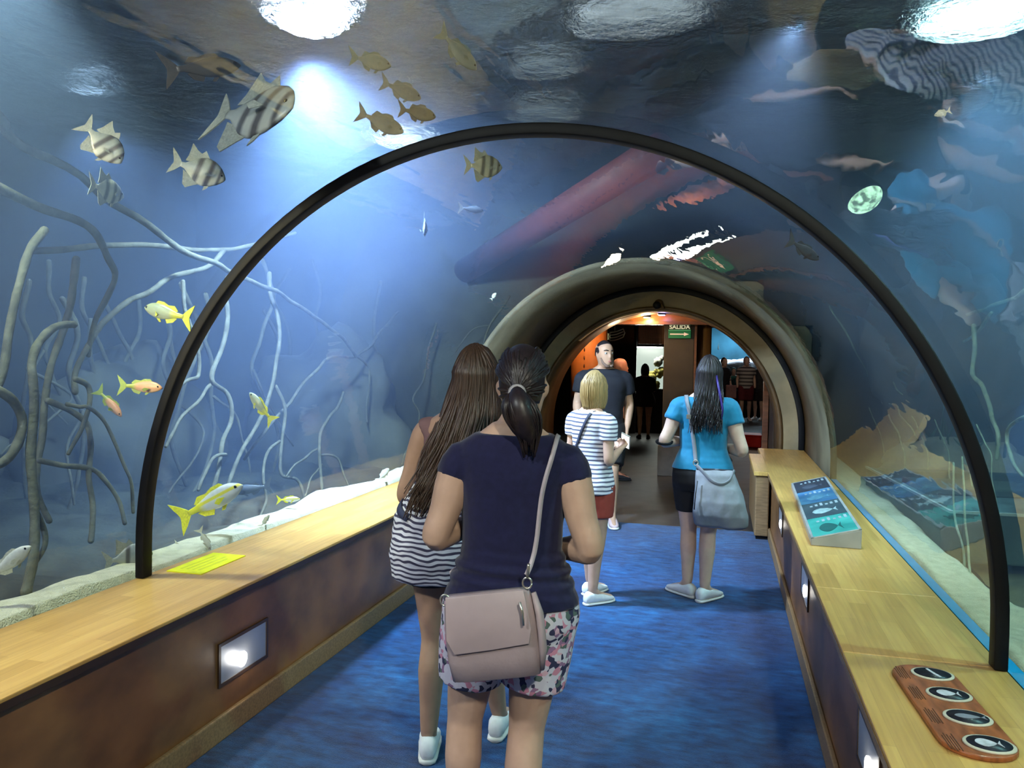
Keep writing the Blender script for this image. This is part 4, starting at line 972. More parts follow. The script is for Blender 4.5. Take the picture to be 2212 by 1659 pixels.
F.cloth('floral_shorts', join(F.trunk(.75, .96, .010), F.legs(.016, .42, flare=.012)), M_flor, .003, (6, 6, 9), 3)
# ponytail
random.seed(3)
tie = F.H((-.008, -.123, -.010)); paths = []
for i in range(170):
    ph = random.uniform(.7, 2*PI-.7); th = random.uniform(.55, 2.0)
    if abs(ph-PI) > 1.15: th = min(th, 1.2)
    kk = 1.13-.09*max(0, (th-1.5)/.5)
    a = F.scalp(th, ph, kk); P = [a]
    for t in (.3, .6, .85):
        q = a.lerp(tie, t); l = q-F.hc; sc = (l.x/.075)**2+((l.y)/.096)**2+((l.z-.006)/.118)**2
        P.append(F.hc+l*((kk+.02)/max(.3, math.sqrt(sc))) if t < .8 else q+V((0, -.006, 0)))
    P.append(tie+V((random.uniform(-.012, .012), -.004, random.uniform(-.012, .012)))); paths.append(P)
hair = join(F.haircap(1.13, .72, 2.0, tied=True), strands(paths, .0065, .004))
tail = [tie+V((0, 0, 0)), tie+V((.002, -.030, -.008)), tie+V((.008, -.046, -.032)), tie+V((.018, -.046, -.065)), tie+V((.028, -.038, -.098)), tie+V((.036, -.028, -.125)), tie+V((.040, -.022, -.15))]
core = tube(catmull(tail, 4), [.016, .032, .047, .052, .045, .030, .012], 14, (1, .8)); paths = []
for i in range(120):
    a = random.uniform(0, 2*PI); k = random.uniform(.8, 1.1); P = []
    for q, rr in zip(tail, (.013, .028, .045, .050, .044, .032, .018)):
        P.append(q+V((math.cos(a)*rr*k, math.sin(a)*rr*.8*k, random.uniform(-.004, .004)))); a += random.uniform(-.12, .12)
    P[-1].z -= random.uniform(-.03, .04); paths.append(P)
hob = mk('hair', join(hair, core, strands(paths, .0055, .002)), H_dark, F.root)
mk('hair_tie', tube([tie+V((.02*math.cos(t), -.012, .02*math.sin(t))) for t in np.linspace(0, 2*PI, 19)], .008, 8), mat('grey_hair_tie', (.28, .26, .27), .5), hob)
F.eyebrows(H_dark)
# watch/strap, bag
tb = bvh(top.data)
M_pink = mat('mauve_leather', (.34, .26, .265), .45, .08, 10, bump=.05, bscale=60)
bag = empty('shoulder_bag', (p1[0], p1[1], 0), math.radians(11), 'mauve pink leather shoulder bag with a front flap, at the hip of the ponytail visitor', 'bag')
bag.scale = F.root.scale
bc = V((-.04, -.205, .825)); RB = Matrix.Rotation(math.radians(-8), 4, 'Y')
def bsec(z, w, d, y=0, xo=0): return ring((xo, y, z), (1, 0, 0), (0, 1, 0), w, d, 28, 5)
def bx4(vf): return mv(xf(vf, RB), bc)
mk('bag_body', bx4(loft([bsec(-.125, .105, .026), bsec(-.12, .128, .036), bsec(-.06, .134, .044), bsec(.02, .133, .042), bsec(.09, .128, .032), bsec(.122, .120, .016)])), M_pink, bag)
fl = loft([ring((x, 0, z), (1, 0, 0), (0, 1, 0), .001, .001, 4) for x, z in ((0, 0), (0, 1))])
def flap():
    pts = [(-.118, .125), (.108, .125), (.118, .02), (.108, -.022), (.0, -.030), (-.108, -.034), (-.126, .01)]
    P = [V((x, -.047-.004*(z < 0), z)) for x, z in pts]
    P2 = [V((x*.98, -.047+.0 if z < .1 else -.028, z)) for x, z in pts]
    return plate([V((x, -.049 if z < .1 else -.026, z)) for x, z in pts], .008, (0, 1, 0))
mk('flap', bx4(flap()), mat('mauve_flap', (.37, .285, .29), .45, .06, 10), bag, True, bevel=.003)
mk('zip_pull', bx4(tube([V((.096, -.058, .10)), V((.100, -.060, .07)), V((.098, -.060, .035))], .004, 6)), M_metal, bag)
mk('gusset', bx4(tube([V((.134, -.012, .11)), V((.144, -.018, .05)), V((.142, -.020, -.05)), V((.132, -.012, -.11))], [.012, .020, .020, .012], 10, (1, .6))), mat('mauve_flap', (.5, .4, .4)), bag)
ringz = bx4(([V((.118, -.02, .128))], []))[0][0]; ringl = bx4(([V((-.125, -.01, .10))], []))[0][0]
for rz_ in (ringz, ringl): mk('ring', tube([rz_+V((.013*math.cos(t), 0, .013+.016*math.sin(t))) for t in np.linspace(0, 2*PI, 17)], .003, 6), M_metal, bag)
M_str = mat('mauve_strap', (.44, .37, .40), .4)
A = ringz+V((.004, .0, .045))
strap_on(F, [tb], [A, V((.085, -.15, 1.05)), V((.105, -.15, 1.18)), V((.122, -.13, 1.30)), V((.130, -.06, 1.37)), V((.128, .03, 1.36)), V((.115, .13, 1.27)), V((.03, .14, 1.12)), V((-.10, .13, .98)), V((-.20, .02, .93))], .014, M_str, .004, 'strap', bag)
mk('chain', tube([ringz+V((0, 0, .03)), ringz+V((.002, -.002, .05)), A+V((0, -.012, .025))], .005, 6), M_metal, bag)

# 2 --- long-haired visitor in stripes
p2 = (-.265, 2.93)
F = Fig('person', 'woman with very long brown hair and striped top, left beside the ponytail visitor', p2, math.radians(6), 1.635, SK3, hipw=.98, arm=.95, leg=1.0, vox=.007, yaw=-.35, bend=(.05, 0),
        elL=(-.205, .0, 1.05), wrL=(-.17, .16, .90), elR=(.205, .0, 1.07), wrR=(.17, .18, .95), hiL=(-.088, 0, .84), knL=(-.07, -.01, .46), anL=(-.075, -.06, .085), toL=(-.105, .09, .03), hiR=(.088, 0, .84), knR=(.13, .12, .47), anR=(.17, .17, .085), toR=(.18, .33, .03), head=(.085, .02, 1.515))
F.body({'L': dict(normal=(1, 0, 0), curl=.5), 'R': dict(normal=(-1, 0, 0), curl=.5, thumb=-1)})
M_st1 = stripes('navy_white_stripes', (.66, .65, .70), (.05, .045, .085), 50, 2, .38, .07, .8, 7)
def puff(p, n): return .008*noise.noise(V((p.x*7, p.y*7, p.z*10)))+.004*noise.noise(V((p.x*16, p.y*16, p.z*30)))
pf = loft([ring((F.cx(z)+xo, y, z), (1, 0, 0), (0, 1, 0), a, b, 28, 2.2) for z, a, b, y, xo in ((.715, .15, .12, -.02, -.03), (.73, .195, .155, -.03, -.03), (.82, .222, .170, -.03, -.03), (.97, .222, .165, -.025, -.025), (1.06, .19, .14, -.01, -.015), (1.13, .165, .122, 0, 0), (1.19, .158, .115, .004, 0), (1.225, .155, .112, .004, 0))])
tp2 = F.cloth('striped_blouse', pf, M_st1, disp=puff, vox=.007)
F.cloth('dusky_top', join(F.trunk(1.05, 1.30, .008), F.arms(.008, .12)), mat('dusky_rose', (.20, .11, .11), .85), .002)
F.cloth('dark_shorts', join(F.trunk(.75, .95, .008), F.legs(.012, .36)), mat('dark_shorts', (.012, .012, .016), .85), .002)
F.shoe('L', M_white, M_sole); F.shoe('R', M_white, M_sole)
hx = F.hc.x; hcore = tube(catmull([F.H((0, -.02, .0)), F.H((0, -.035, -.07)), V((hx-.01, -.07, 1.36)), V((hx-.03, -.092, 1.26)), V((hx-.045, -.105, 1.16)), V((hx-.05, -.11, 1.10))], 4), [.03, .06, .075, .095, .085, .03], 18, (.3, 1.0), ref=(0, 1, 0))
hb = mk('hair', join(F.haircap(1.09, .72, 1.95), hcore, long_hair(F, 1.05, 520, 1.7, .15, 8, -.045, .026, .0085)), H_brown, F.root)
F.eyebrows(H_brown)
M_nv = mat('navy_strap', (.03, .035, .08), .7)
strap_on(F, [bvh(tp2.data)], [V((-.22, .02, 1.03)), V((-.19, -.12, 1.0)), V((-.14, -.17, .985))], .03, M_nv, .005, 'navy_bow')

# 3 --- blond visitor with phone
p3 = (-.055, 5.06)
F = Fig('person', 'short blond bobbed woman in a white striped tee and red shorts looking at a phone', p3, math.radians(-34), 1.50, SK1, hipw=.95, girth=.96, arm=.95, vox=.008, yaw=.25, pitch=-.15,
        elL=(-.20, -.01, 1.07), wrL=(-.07, .22, 1.10), elR=(.205, -.04, 1.04), wrR=(.10, .20, 1.10), hiL=(-.088, 0, .84), knL=(-.09, .10, .48), anL=(-.09, .11, .085), toL=(-.10, .27, .03), hiR=(.088, 0, .84), knR=(.085, .0, .46), anR=(.085, -.05, .085), toR=(.115, .11, .03))
F.body({'L': dict(normal=(.6, 0, .8), curl=.7), 'R': dict(normal=(-.5, .1, .85), curl=.8, thumb=-1)})
M_st2 = stripes('white_tee_stripes', (.72, .74, .80), (.10, .11, .17), 34, 2, .34, .015, .8, 8)
tp3 = F.cloth('striped_tee', join(F.trunk(.80, 1.385, .014, .016), F.arms(.018, .40)), M_st2, .006, (7, 7, 12), 2)
F.cloth('red_shorts', join(F.trunk(.75, .93, .012), F.legs(.018, .40, flare=.012)), mat('brick_red_cotton', (.27, .045, .03), .85, .1), .003)
F.shoe('L', M_white, M_sole); F.shoe('R', M_white, M_sole)
random.seed(6)
def bob(F, n, zlo, seed):
    random.seed(seed); paths = []
    for i in range(n):
        ph = .85+(2*PI-1.7)*random.random(); st = random.uniform(.02, .9); k = random.uniform(1.10, 1.18); P = []
        for th in (st*.3, st, 1.1, 1.5): P.append(F.scalp(th, PI+(ph-PI)*min(1, .6+.4*th), k))
        e = P[-1]; c = F.hc
        P.append(V((c.x+(e.x-c.x)*1.02, c.y+(e.y-c.y)*1.02, e.z-.05))); P.append(V((c.x+(e.x-c.x)*.98, c.y+(e.y-c.y)*.96, e.z-.09))); P.append(V((c.x+(e.x-c.x)*.84, c.y+(e.y-c.y)*.8, zlo+random.uniform(-.012, .012))))
        paths.append(P)
    return strands(paths, .0075, .004)
mk('hair', join(F.haircap(1.10, .75, 1.9), bob(F, 230, 1.405, 4)), H_blond, F.root); F.eyebrows(H_blond)
strap_on(F, [bvh(tp3.data)], [V((.075, .06, 1.38)), V((.07, -.05, 1.385)), V((.03, -.14, 1.28)), V((-.03, -.14, 1.17)), V((-.08, -.13, 1.10))], .024, mat('dark_strap', (.03, .035, .06), .6), .004, 'bag_strap')
ph_ = empty('phone', (p3[0], p3[1], 0), math.radians(-34), 'phone with pale bright cover in the hand of the blond visitor', 'phone'); ph_.scale = F.root.scale
pm = Matrix.Translation((.075, .285, 1.155)) @ Matrix.Rotation(.65, 4, 'X') @ Matrix.Rotation(.5, 4, 'Y')
mk('case', xf(box(0, 0, 0, .074, .010, .15), pm), mat('phone_cover', (.62, .60, .55), .3), ph_, False, bevel=.004)
mk('screen', xf(box(0, -.0056, 0, .066, .001, .14), pm), emis('phone_screen', (1, .97, .88), 1.3), ph_, False)

# 4 --- visitor in cyan
p4 = (.655, 5.36)
F = Fig('person', 'woman from behind in a bright turquoise tee and black shorts with a grey slouchy bag', p4, math.radians(2), 1.615, SK2, hipw=1.06, girth=1.05, arm=1.12, leg=1.02, vox=.008, yaw=-.2, bend=(.0, 0),
        elL=(-.262, -.05, 1.075), wrL=(-.11, .16, 1.06), elR=(.255, -.06, 1.03), wrR=(.12, .16, 1.03), hiL=(-.092, 0, .84), knL=(-.085, .01, .46), anL=(-.085, .0, .085), toL=(-.19, .10, .03), hiR=(.088, 0, .84), knR=(.045, -.02, .46), anR=(.03, -.08, .085), toR=(.12, .04, .03), head=(.03, .02, 1.525))
F.body({'L': dict(normal=(.3, 0, 1), curl=.6), 'R': dict(normal=(-.3, 0, 1), curl=.6, thumb=-1)})
tp4 = F.cloth('turquoise_tee', join(F.trunk(.895, 1.385, .012, .012), F.arms(.017, .36)), mat('turquoise_jersey', (.0, .17, .31), .7, .06, 40, sheen=.2), .0055, (5, 5, 15), 5)
F.cloth('black_shorts', join(F.trunk(.75, .95, .012), F.legs(.014, .42)), mat('black_cotton', (.008, .008, .010), .85), .002)
F.shoe('L', M_white, M_sole); F.shoe('R', M_white, M_sole)
mk('hair', join(F.haircap(1.10, .72, 1.95), long_hair(F, 1.21, 300, 1.0, .118, 15, -.015, .012, .0075)), H_black, F.root); F.eyebrows(H_black)
mk('dyed_lock', tube([F.scalp(1.55, PI-.75, 1.14), V((.10, -.10, 1.40)), V((.115, -.125, 1.32)), V((.112, -.13, 1.24))], [.008, .008, .007, .003], 7), mat('violet_lock', (.03, .015, .16), .45), F.root)
el, sh = F.J['elL'], F.J['shL']; c = el.lerp(F.J['wrL'], .04)+V((0, 0, .01))
P, r = F.armpath('L')
mk('arm_band', tube([el+V((.052*math.cos(t), .052*math.sin(t), .012*math.sin(t)-.004)) for t in np.linspace(0, 2*PI, 25)], .009, 8), M_black, F.root)
gb = empty('shoulder_bag', (p4[0], p4[1], 0), math.radians(2), 'large slouchy grey shoulder bag hanging at the right hip of the turquoise visitor', 'bag'); gb.scale = F.root.scale
M_gb = mat('grey_leather', (.20, .215, .24), .5, .1, 12, bump=.08, bscale=40)
def gsec(z, x, a, b, y): return ring((x, y, z), (1, 0, 0), (0, 1, 0), a, b, 28, 2.8)
me = remesh(loft([gsec(.53, .125, .13, .035, -.205), gsec(.55, .12, .168, .062, -.21), gsec(.62, .115, .178, .082, -.215), gsec(.71, .105, .168, .082, -.215), gsec(.80, .09, .148, .066, -.205), gsec(.88, .075, .132, .042, -.195), gsec(.915, .07, .126, .020, -.185)]), .008, 4, fold(9, 9, 5, .012, 2))
mk('bag_mouth', mv(loft([ring((0, 0, 0), (1, 0, 0), (0, 1, 0), .115, .020, 24), ring((0, 0, .012), (1, 0, 0), (0, 1, 0), .118, .022, 24)]), (.072, -.187, .905)), mat('bag_lining', (.02, .022, .03), .8), gb)
link('bag_body', me, M_gb, gb)
mk('handle', tube(catmull([V((-.045, -.20, .94)), V((.0, -.235, .90)), V((.06, -.262, .845)), V((.12, -.26, .83)), V((.17, -.235, .855)), V((.198, -.195, .915))], 5), .013, 10, (1, .5)), mat('grey_handle', (.17, .18, .20), .5), gb)
mk('zip', tube([V((-.035, -.262, .845)), V((-.047, -.285, .76)), V((-.052, -.292, .66))], .004, 6), mat('zip_dark', (.03, .03, .035), .4), gb)
mk('ring', tube([V((-.05+.016*math.cos(t), -.20, .955+.018*math.sin(t))) for t in np.linspace(0, 2*PI, 17)], .004, 6), M_metal, gb)
strap_on(F, [bvh(tp4.data)], [V((-.05, -.16, .955)), V((-.075, -.16, 1.08)), V((-.10, -.15, 1.22)), V((-.115, -.12, 1.33)), V((-.12, -.02, 1.39)), V((-.11, .10, 1.32)), V((.05, .15, 1.12)), V((.2, .03, .95))], .026, M_gb, .005, 'strap', gb)
mk('buckle', mv(box(0, 0, 0, .03, .008, .03), (-.103, -.145, 1.255)), M_metal, gb, False, bevel=.003)

# 5 --- man in black walking this way
p5 = (-.35, 7.55)
F = Fig('person', 'short-haired man in black tee and shorts walking towards the viewer behind the blond visitor', p5, math.radians(188), 1.775, SK3, TORSO_M, hipw=1, girth=1.05, arm=1.15, leg=1.02, vox=.010, yaw=.55,
        shL=(-.185, -.01, 1.30), elL=(-.235, -.06, 1.08), wrL=(-.22, .03, .87), shR=(.185, -.01, 1.30), elR=(.235, .0, 1.08), wrR=(.215, .15, .90), knL=(-.095, .12, .47), anL=(-.10, .14, .085), toL=(-.12, .30, .03), knR=(.095, .0, .46), anR=(.095, -.16, .10), toR=(.12, .0, .03))
F.body({'L': dict(normal=(1, 0, 0), curl=.45), 'R': dict(normal=(-1, 0, 0), curl=.45, thumb=-1)})
M_bk = mat('black_jersey', (.007, .008, .014), .85)
tp5 = F.cloth('black_tee', join(F.trunk(.83, 1.395, .018, .012), F.arms(.022, .44)), M_bk, .005)
mk('chest_print', mv(plate([V((-.05, 0, .02)), V((.04, 0, .03)), V((.05, 0, .012)), V((.0, 0, -.012)), V((-.045, 0, .0))], .004, (0, 1, 0)), (.0, .136, 1.19)), mat('grey_print', (.10, .10, .13), .7), tp5)
F.cloth('black_shorts', join(F.trunk(.75, .95, .014), F.legs(.024, .52, flare=.02)), mat('black_short_cotton', (.009, .009, .011), .85), .003)
M_pk = mat('pinkish_trainer', (.42, .30, .30), .7); F.shoe('L', M_pk, M_sole); F.shoe('R', M_pk, M_sole)
mk('hair', F.haircap(1.05, .78, 1.72), H_black, F.root); F.eyebrows(H_black)
mk('beard', join(*[tube([F.H((k*.062, .045, -.03)), F.H((k*.052, .066, -.075)), F.H((k*.03, .088, -.10)), F.H((0, .098, -.106))], [.008, .012, .013, .013], 8) for k in (-1, 1)]), mat('stubble', (.16, .10, .075), .8), F.root)
# 6 --- ruddy man beyond
F = Fig('person', 'ruddy bald man in dark clothes beyond the walking man in black', (-.56, 10.35), math.radians(-70), 1.62, SK4, TORSO_M, vox=.013)
F.body(); F.cloth('dark_shirt', join(F.trunk(.82, 1.39, .018), F.arms(.02, .6)), mat('dark_shirt', (.012, .012, .016), .85), .004); F.cloth('dark_trousers', join(F.trunk(.75, .95, .014), F.legs(.02, .98)), mat('dark_trousers', (.012, .012, .014), .85), .003)
F.shoe('L', M_bk, M_bk); F.shoe('R', M_bk, M_bk)
# 7 --- silhouette at the lit tank
F = Fig('person', 'dark silhouetted woman standing in front of the bright lit aquarium', (-.74, 15.9), math.radians(10), 1.50, SK3, hipw=1.15, girth=1.18, vox=.014, elL=(-.22, .05, 1.08), wrL=(-.1, .2, 1.1), elR=(.22, .05, 1.08), wrR=(.1, .2, 1.1))
F.body(); F.cloth('loose_dark_top', join(F.trunk(.72, 1.39, .02, .02), F.arms(.022, .6)), mat('dark_top', (.012, .012, .013), .9), .004)
mk('hair', join(F.haircap(1.1, .72, 1.95), bob(F, 90, 1.40, 2)), H_dark, F.root)
F.shoe('L', M_bk, M_bk); F.shoe('R', M_bk, M_bk)
# 8.. --- group by the blue aquarium
M_st3 = stripes('grey_stripe_tee', (.06, .055, .06), (.34, .33, .33), 11, 2, .5, .0, .8, 5)
def groupie(label, px, D_, H, rz, topm, botm, hairm, kind=TORSO_M, skinm=SK2, hk=1.06, dark=False, **J):
    q = onY(px, 800, D_); F = Fig('person', label, (q.x, D_), rz, H, skinm, kind, vox=.015, **J)
    F.body(); F.cloth('top', join(F.trunk(.82, 1.39, .018, .01), F.arms(.02, .42)), topm, .004); F.cloth('shorts', join(F.trunk(.75, .95, .014), F.legs(.024, .5, flare=.015)), botm, .003)
    if hairm: mk('hair', F.haircap(hk, .72, 1.8), hairm, F.root)
    F.shoe('L', M_white, M_sole); F.shoe('R', M_white, M_sole); return F
F8 = groupie('man in grey striped tee with backpack straps by the far blue aquarium', 1612, 21.8, 1.74, PI+.15, M_st3, mat('maroon_cotton', (.10, .012, .02), .85), H_black)
strap_b = bvh(F8.root.children[1].data)
for sx in (-1, 1): strap_on(F8, [strap_b], [V((sx*.10, -.02, 1.40)), V((sx*.115, .10, 1.33)), V((sx*.12, .14, 1.2)), V((sx*.15, .10, 1.05))], .05, M_bk, .01, 'backpack_strap')
groupie('dark-haired visitor in dark clothes right of the striped man by the far aquarium', 1640, 22.3, 1.66, PI-.5, mat('dark_print', (.02, .02, .022), .8), mat('dark_print2', (.02, .016, .018), .8), H_black, TORSO_F, hk=1.12)
groupie('visitor in black with dark hair at the left of the far aquarium group', 1563, 21.6, 1.70, PI+.6, M_bk, M_bk, H_black)
groupie('small visitor in teal between the black-clad and the striped visitor at the aquarium', 1585, 22.6, 1.42, PI, mat('teal_cotton', (.03, .16, .15), .85), mat('plum_cotton', (.09, .03, .06), .85), mat('teal_cap', (.03, .16, .15), .8), TORSO_F, hk=1.14)
# ------------------------------------------------------------------ hall beyond the arch
M_or = mat('orange_pillar', (.40, .13, .035), .5, .12, 3); M_wood = mat('red_brown_wood', (.13, .045, .02), .45, .25, 5, (1, 1, 6)); M_gw = mat('dark_grey_wall', (.055, .048, .045), .85, .15, 3)
M_dw = mat('near_black_wall', (.012, .012, .013), .8)
struct('ceiling_hall', bx(-9, 9, Y2+.25, 27, 2.75, 2.85), M_dw)
struct('wall_hall_left', bx(-5.2, -5, Y2+.25, 27, -.06, 2.8), M_dw); struct('wall_hall_right', bx(6.8, 7, Y2+.25, 27, -.06, 2.8), M_dw)
struct('wall_hall_back', bx(-5, -.05, 17.5, 17.7, -.06, 2.8), M_dw)
struct('wall_hall_far', bx(-5, 7, 26.8, 27, -.06, 2.8), M_dw)
def colx(px, Y): return onY(px, 800, Y).x
def pillar(px, Y, r, m, label, seam=False):
    x = colx(px, Y); e = empty('pillar', (x, Y, 0), 0, label, 'pillar')
    mk('shaft', tube([V((0, 0, 0)), V((0, 0, 2.75))], r, 32), m, e)
    mk('collar', tube([V((0, 0, 0)), V((0, 0, .10))], r+.015, 32), M_wood, e)
    if seam: mk('seam', join(*[ball((-.1*r, -r*1.0, .9+.12*k), .012, .012, .03, 8, 5) for k in range(14)]), M_wood, e)
pillar(1272, 11.6, .27, M_or, 'thick orange pillar at the left of the arch opening', True)
pillar(1519, 11.3, .105, mat('tan_pillar', (.33, .16, .06), .5, .1, 3), 'slim tan pillar right of the exit sign')
# grey pier carrying the exit sign
xa, xb = colx(1433, 10.9), colx(1498, 10.9)
pe = empty('pier', ((xa+xb)/2, 11.1, 0), 0, 'square dark grey pier below the exit sign', 'pier')
w = (xb-xa)/2
mk('shaft', bx(-w, w, -.2, .2, 0, 2.6), M_gw, pe, False, bevel=.01); mk('edge_strip', bx(w+.002, w+.035, -.2, .0, 0, 2.6), M_wood, pe, False)
mk('base', bx(-w-.05, w+.0, -.24, .2, 0, .42), mat('pier_base', (.07, .062, .058), .8), pe, False, bevel=.008)
# exit sign
a, b = onY(1444, 701, 10.85), onY(1492, 731, 10.85); cx_, cz_ = (a.x+b.x)/2, (a.z+b.z)/2; sw, sh = b.x-a.x, a.z-b.z
M_gs = mat('exit_green', (.0, .10, .03), .5, emit=(.0, .10, .03), estr=.5); M_ws = mat('exit_pale', (.6, .6, .42), .5, emit=(.85, .8, .55), estr=.55)
sg = empty('exit_sign', (cx_, 10.85, cz_), 0, 'green SALIDA exit sign with a right-pointing arrow on the grey pier', 'sign')
mk('panel', bx(-sw/2, sw/2, 0, .025, -sh/2, sh*.12), M_gs, sg, False, bevel=.003)
mk('upper_panel', bx(-sw/2, sw/2, .004, .025, sh*.12, sh/2), mat('exit_dark', (.035, .04, .02), .5), sg, False)
mk('divider', bx(-sw/2, sw/2, -.004, 0, sh*.07, sh*.115), mat('exit_line', (.1, .35, .15), .5, emit=(.1, .4, .18), estr=.5), sg, False)
mk('arrow', join(bx(-sw*.42, sw*.22, -.006, 0, -sh*.24, -sh*.16), plate([V((sw*.20, -.003, -sh*.33)), V((sw*.42, -.003, -sh*.20)), V((sw*.20, -.003, -sh*.07))], .006, (0, 1, 0))), mat('exit_arrow', (.6, .42, .3), .5, emit=(.85, .6, .45), estr=.55), sg, False)
cu = bpy.data.curves.new('salida', 'FONT'); cu.body = 'SALIDA'; cu.size = sh*.40; cu.align_x = 'CENTER'; cu.align_y = 'CENTER'; cu.extrude = .002; cu.offset = .0018
to = bpy.data.objects.new('tmp', cu); COL.objects.link(to); dg = bpy.context.evaluated_depsgraph_get(); dg.update()
tm = bpy.data.meshes.new_from_object(to.evaluated_get(dg)); bpy.data.objects.remove(to)
wd = max(v.co.x for v in tm.vertices)-min(v.co.x for v in tm.vertices)
lo = link('lettering', tm, M_ws, sg, False, loc=(0, -.004, sh*.31), rot=(PI/2, 0, 0)); lo.scale = (sw*.92/wd, 1, 1)
# head beam with two downlights
zb = onY(1400, 700, 10.4).z; zt = onY(1400, 684, 10.4).z
bm2 = empty('head_beam', (0, 10.5, 0), 0, 'glossy red-brown head beam across the hall just inside the arch', 'beam')
mk('beam', bx(-2.5, 2.6, -.1, .25, zb, zt+.3), mat('glossy_red_wood', (.20, .07, .025), .25, .25, 5), bm2, False, bevel=.02)
mk('rail', bx(-2.5, 2.6, -.14, -.1, zb-.005, zb+.035), M_wood, bm2, False)
dl = onY(1398, 690, 10.25)
def downlight(x, y, z, col, st, power, label):
    e = empty('downlight', (x, y, z), 0, label, 'light')
    mk('can', tube([V((0, 0, .10)), V((0, 0, 0))], [.05, .055], 16), M_house, e); mk('lens', tube([V((0, 0, -.001)), V((0, 0, -.008))], [.042, .04], 16), emis('down_%s' % label[:12], col, st), e)
    point((x, y, z-.05), col, power, .04)
downlight(dl.x, 10.2, zt-.02, (1, .62, .25), 30, 20, 'warm orange downlight in front of the head beam')
dv = onY(1430, 684, 10.0); downlight(dv.x, 9.95, dv.z+.02, (.35, .35, 1), 18, 2, 'small violet downlight under the crown of the arch')
downlight(colx(1262, 10.9)-.1, 10.8, 2.55, (1, .6, .25), 20, 70, 'warm downlight before the orange pillar')
# camera dome on the arch
cp = onY(1423, 656, Y2); cm = empty('security_camera', cp, 0, 'small dark security camera above the arch opening', 'camera')
mk('dome', ball((-.02, -.045, -.02), .045, n=16, k=10), M_black, cm); mk('base', tube([V((0, .0, .0)), V((0, -.03, 0))], .05, 16), M_lin, cm); mk('arm', tube([V((.03, -.02, 0)), V((.06, -.05, -.06))], .014, 8), M_lin, cm)
# bright planted aquarium
a, b = onY(1368, 748, 17.2), onY(1432, 841, 17.2)
aq = empty('lit_aquarium', ((a.x+b.x)/2, 17.2, 0), 0, 'brightly lit small aquarium with yellow coral in the hall', 'aquarium'); w, z0, z1 = (b.x-a.x)/2, b.z, a.z
mk('cabinet', bx(-w-.05, w+.02, .0, .25, 0, z0), M_dw, aq, False); mk('hood', bx(-w-.05, w+.02, -.03, .25, z1, z1+.10), M_dw, aq, False)
mk('backlight', bx(-w, w, .22, .24, z0, z1), emis('aquarium_backlight', (.72, .86, .76), .62), aq, False)
mk('glass', bx(-w, w, -.008, .0, z0, z1), clear('aquarium_glass', (.97, .98, .97)), aq, False)
for sx in (-1, 1): mk('side_panel', bx(min(sx*w, sx*(w+.03)), max(sx*w, sx*(w+.03)), -.01, .25, z0, z1), M_dw, aq, False)
random.seed(12); co = mat('yellow_coral', (.7, .62, .15), .7, .4, 14); cg = mat('grey_coral', (.45, .45, .38), .8, .4, 10)
for k in range(26):
    t = random.random(); x = w*(-.1+.98*random.random()); z = z0+.04+(z1-z0)*.85*max(.15, (x/w+.25)/1.2)*random.random(); r = random.uniform(.05, .10)
    v, f = ball((0, 0, 0), r, n=14, k=10); v = [p*(1+.35*noise.noise(p*22+V((k, 0, 0)))) for p in v]
    mk('coral', mv((v, f), (x, .11+.03*random.random(), z)), co if z < z0+(z1-z0)*.5 else cg, aq)
mk('lamp_tube', tube([V((-w*.9, .05, z1-.02)), V((w*.9, .05, z1-.02))], .015, 8), emis('aquarium_tube', (1, 1, .95), 10), aq)
ar = area((aq.location.x, 17.26, z1-.03), (aq.location.x, 17.3, 0), (1, 1, .9), 12, w*1.6, .1)
area((aq.location.x, 17.1, (z0+z1)/2), (aq.location.x, 10, .8), (.9, 1, .9), 14, w*1.8, .8)  # added glow panel before the glass, carries the tank's light into the hall
# dark tank left of it with its hanging ornament
a, b = onY(1306, 712, 17.0), onY(1366, 905, 17.0)
dk = empty('dark_aquarium', ((a.x+b.x)/2, 17.0, 0), 0, 'dim dark green aquarium window left of the bright one', 'aquarium'); w = (b.x-a.x)/2
mk('pane', bx(-w, w, 0, .02, b.z, 2.5), mat('dark_glass', (.010, .022, .020), .08, .4, 3), dk, False); mk('frame', join(bx(-w-.06, -w, -.02, .05, 0, 2.6), bx(w, w+.06, -.02, .05, 0, 2.6), bx(-w, w, -.02, .05, 0, b.z)), M_dw, dk, False)
a = onY(1310, 727, 12.6); orn = empty('hanging_ornament', a, 0, 'hanging ornament of a pale yellow float and white ribbed frame left of the exit sign', 'ornament')
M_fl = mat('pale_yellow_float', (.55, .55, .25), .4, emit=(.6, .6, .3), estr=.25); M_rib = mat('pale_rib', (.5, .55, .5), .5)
k = 12.6/1674
mk('float', ball((0, 0, 0), 8*k, n=18, k=12), M_fl, orn)
for j in range(4): mk('rib', tube(catmull([V((8*k, 0, (9-6*j)*k)), V((22*k, -.03, (11-6*j)*k)), V((36*k, 0, (17-6*j)*k))], 4), 1.1*k, 6), M_rib, orn)
for x in (8, 36): mk('hoop', tube([V((x*k, 0, (9+(8 if x > 20 else 0))*k)), V(((x+(4 if x > 20 else -2))*k, -.04, (0+(8 if x > 20 else 0))*k)), V((x*k, 0, (-9+(8 if x > 20 else 0))*k))], 1.3*k, 6), M_rib, orn)
mk('cord', tube([V((18*k, 0, 12*k)), V((18*k, 0, 2.75-a.z))], .004, 6), M_rib, orn)
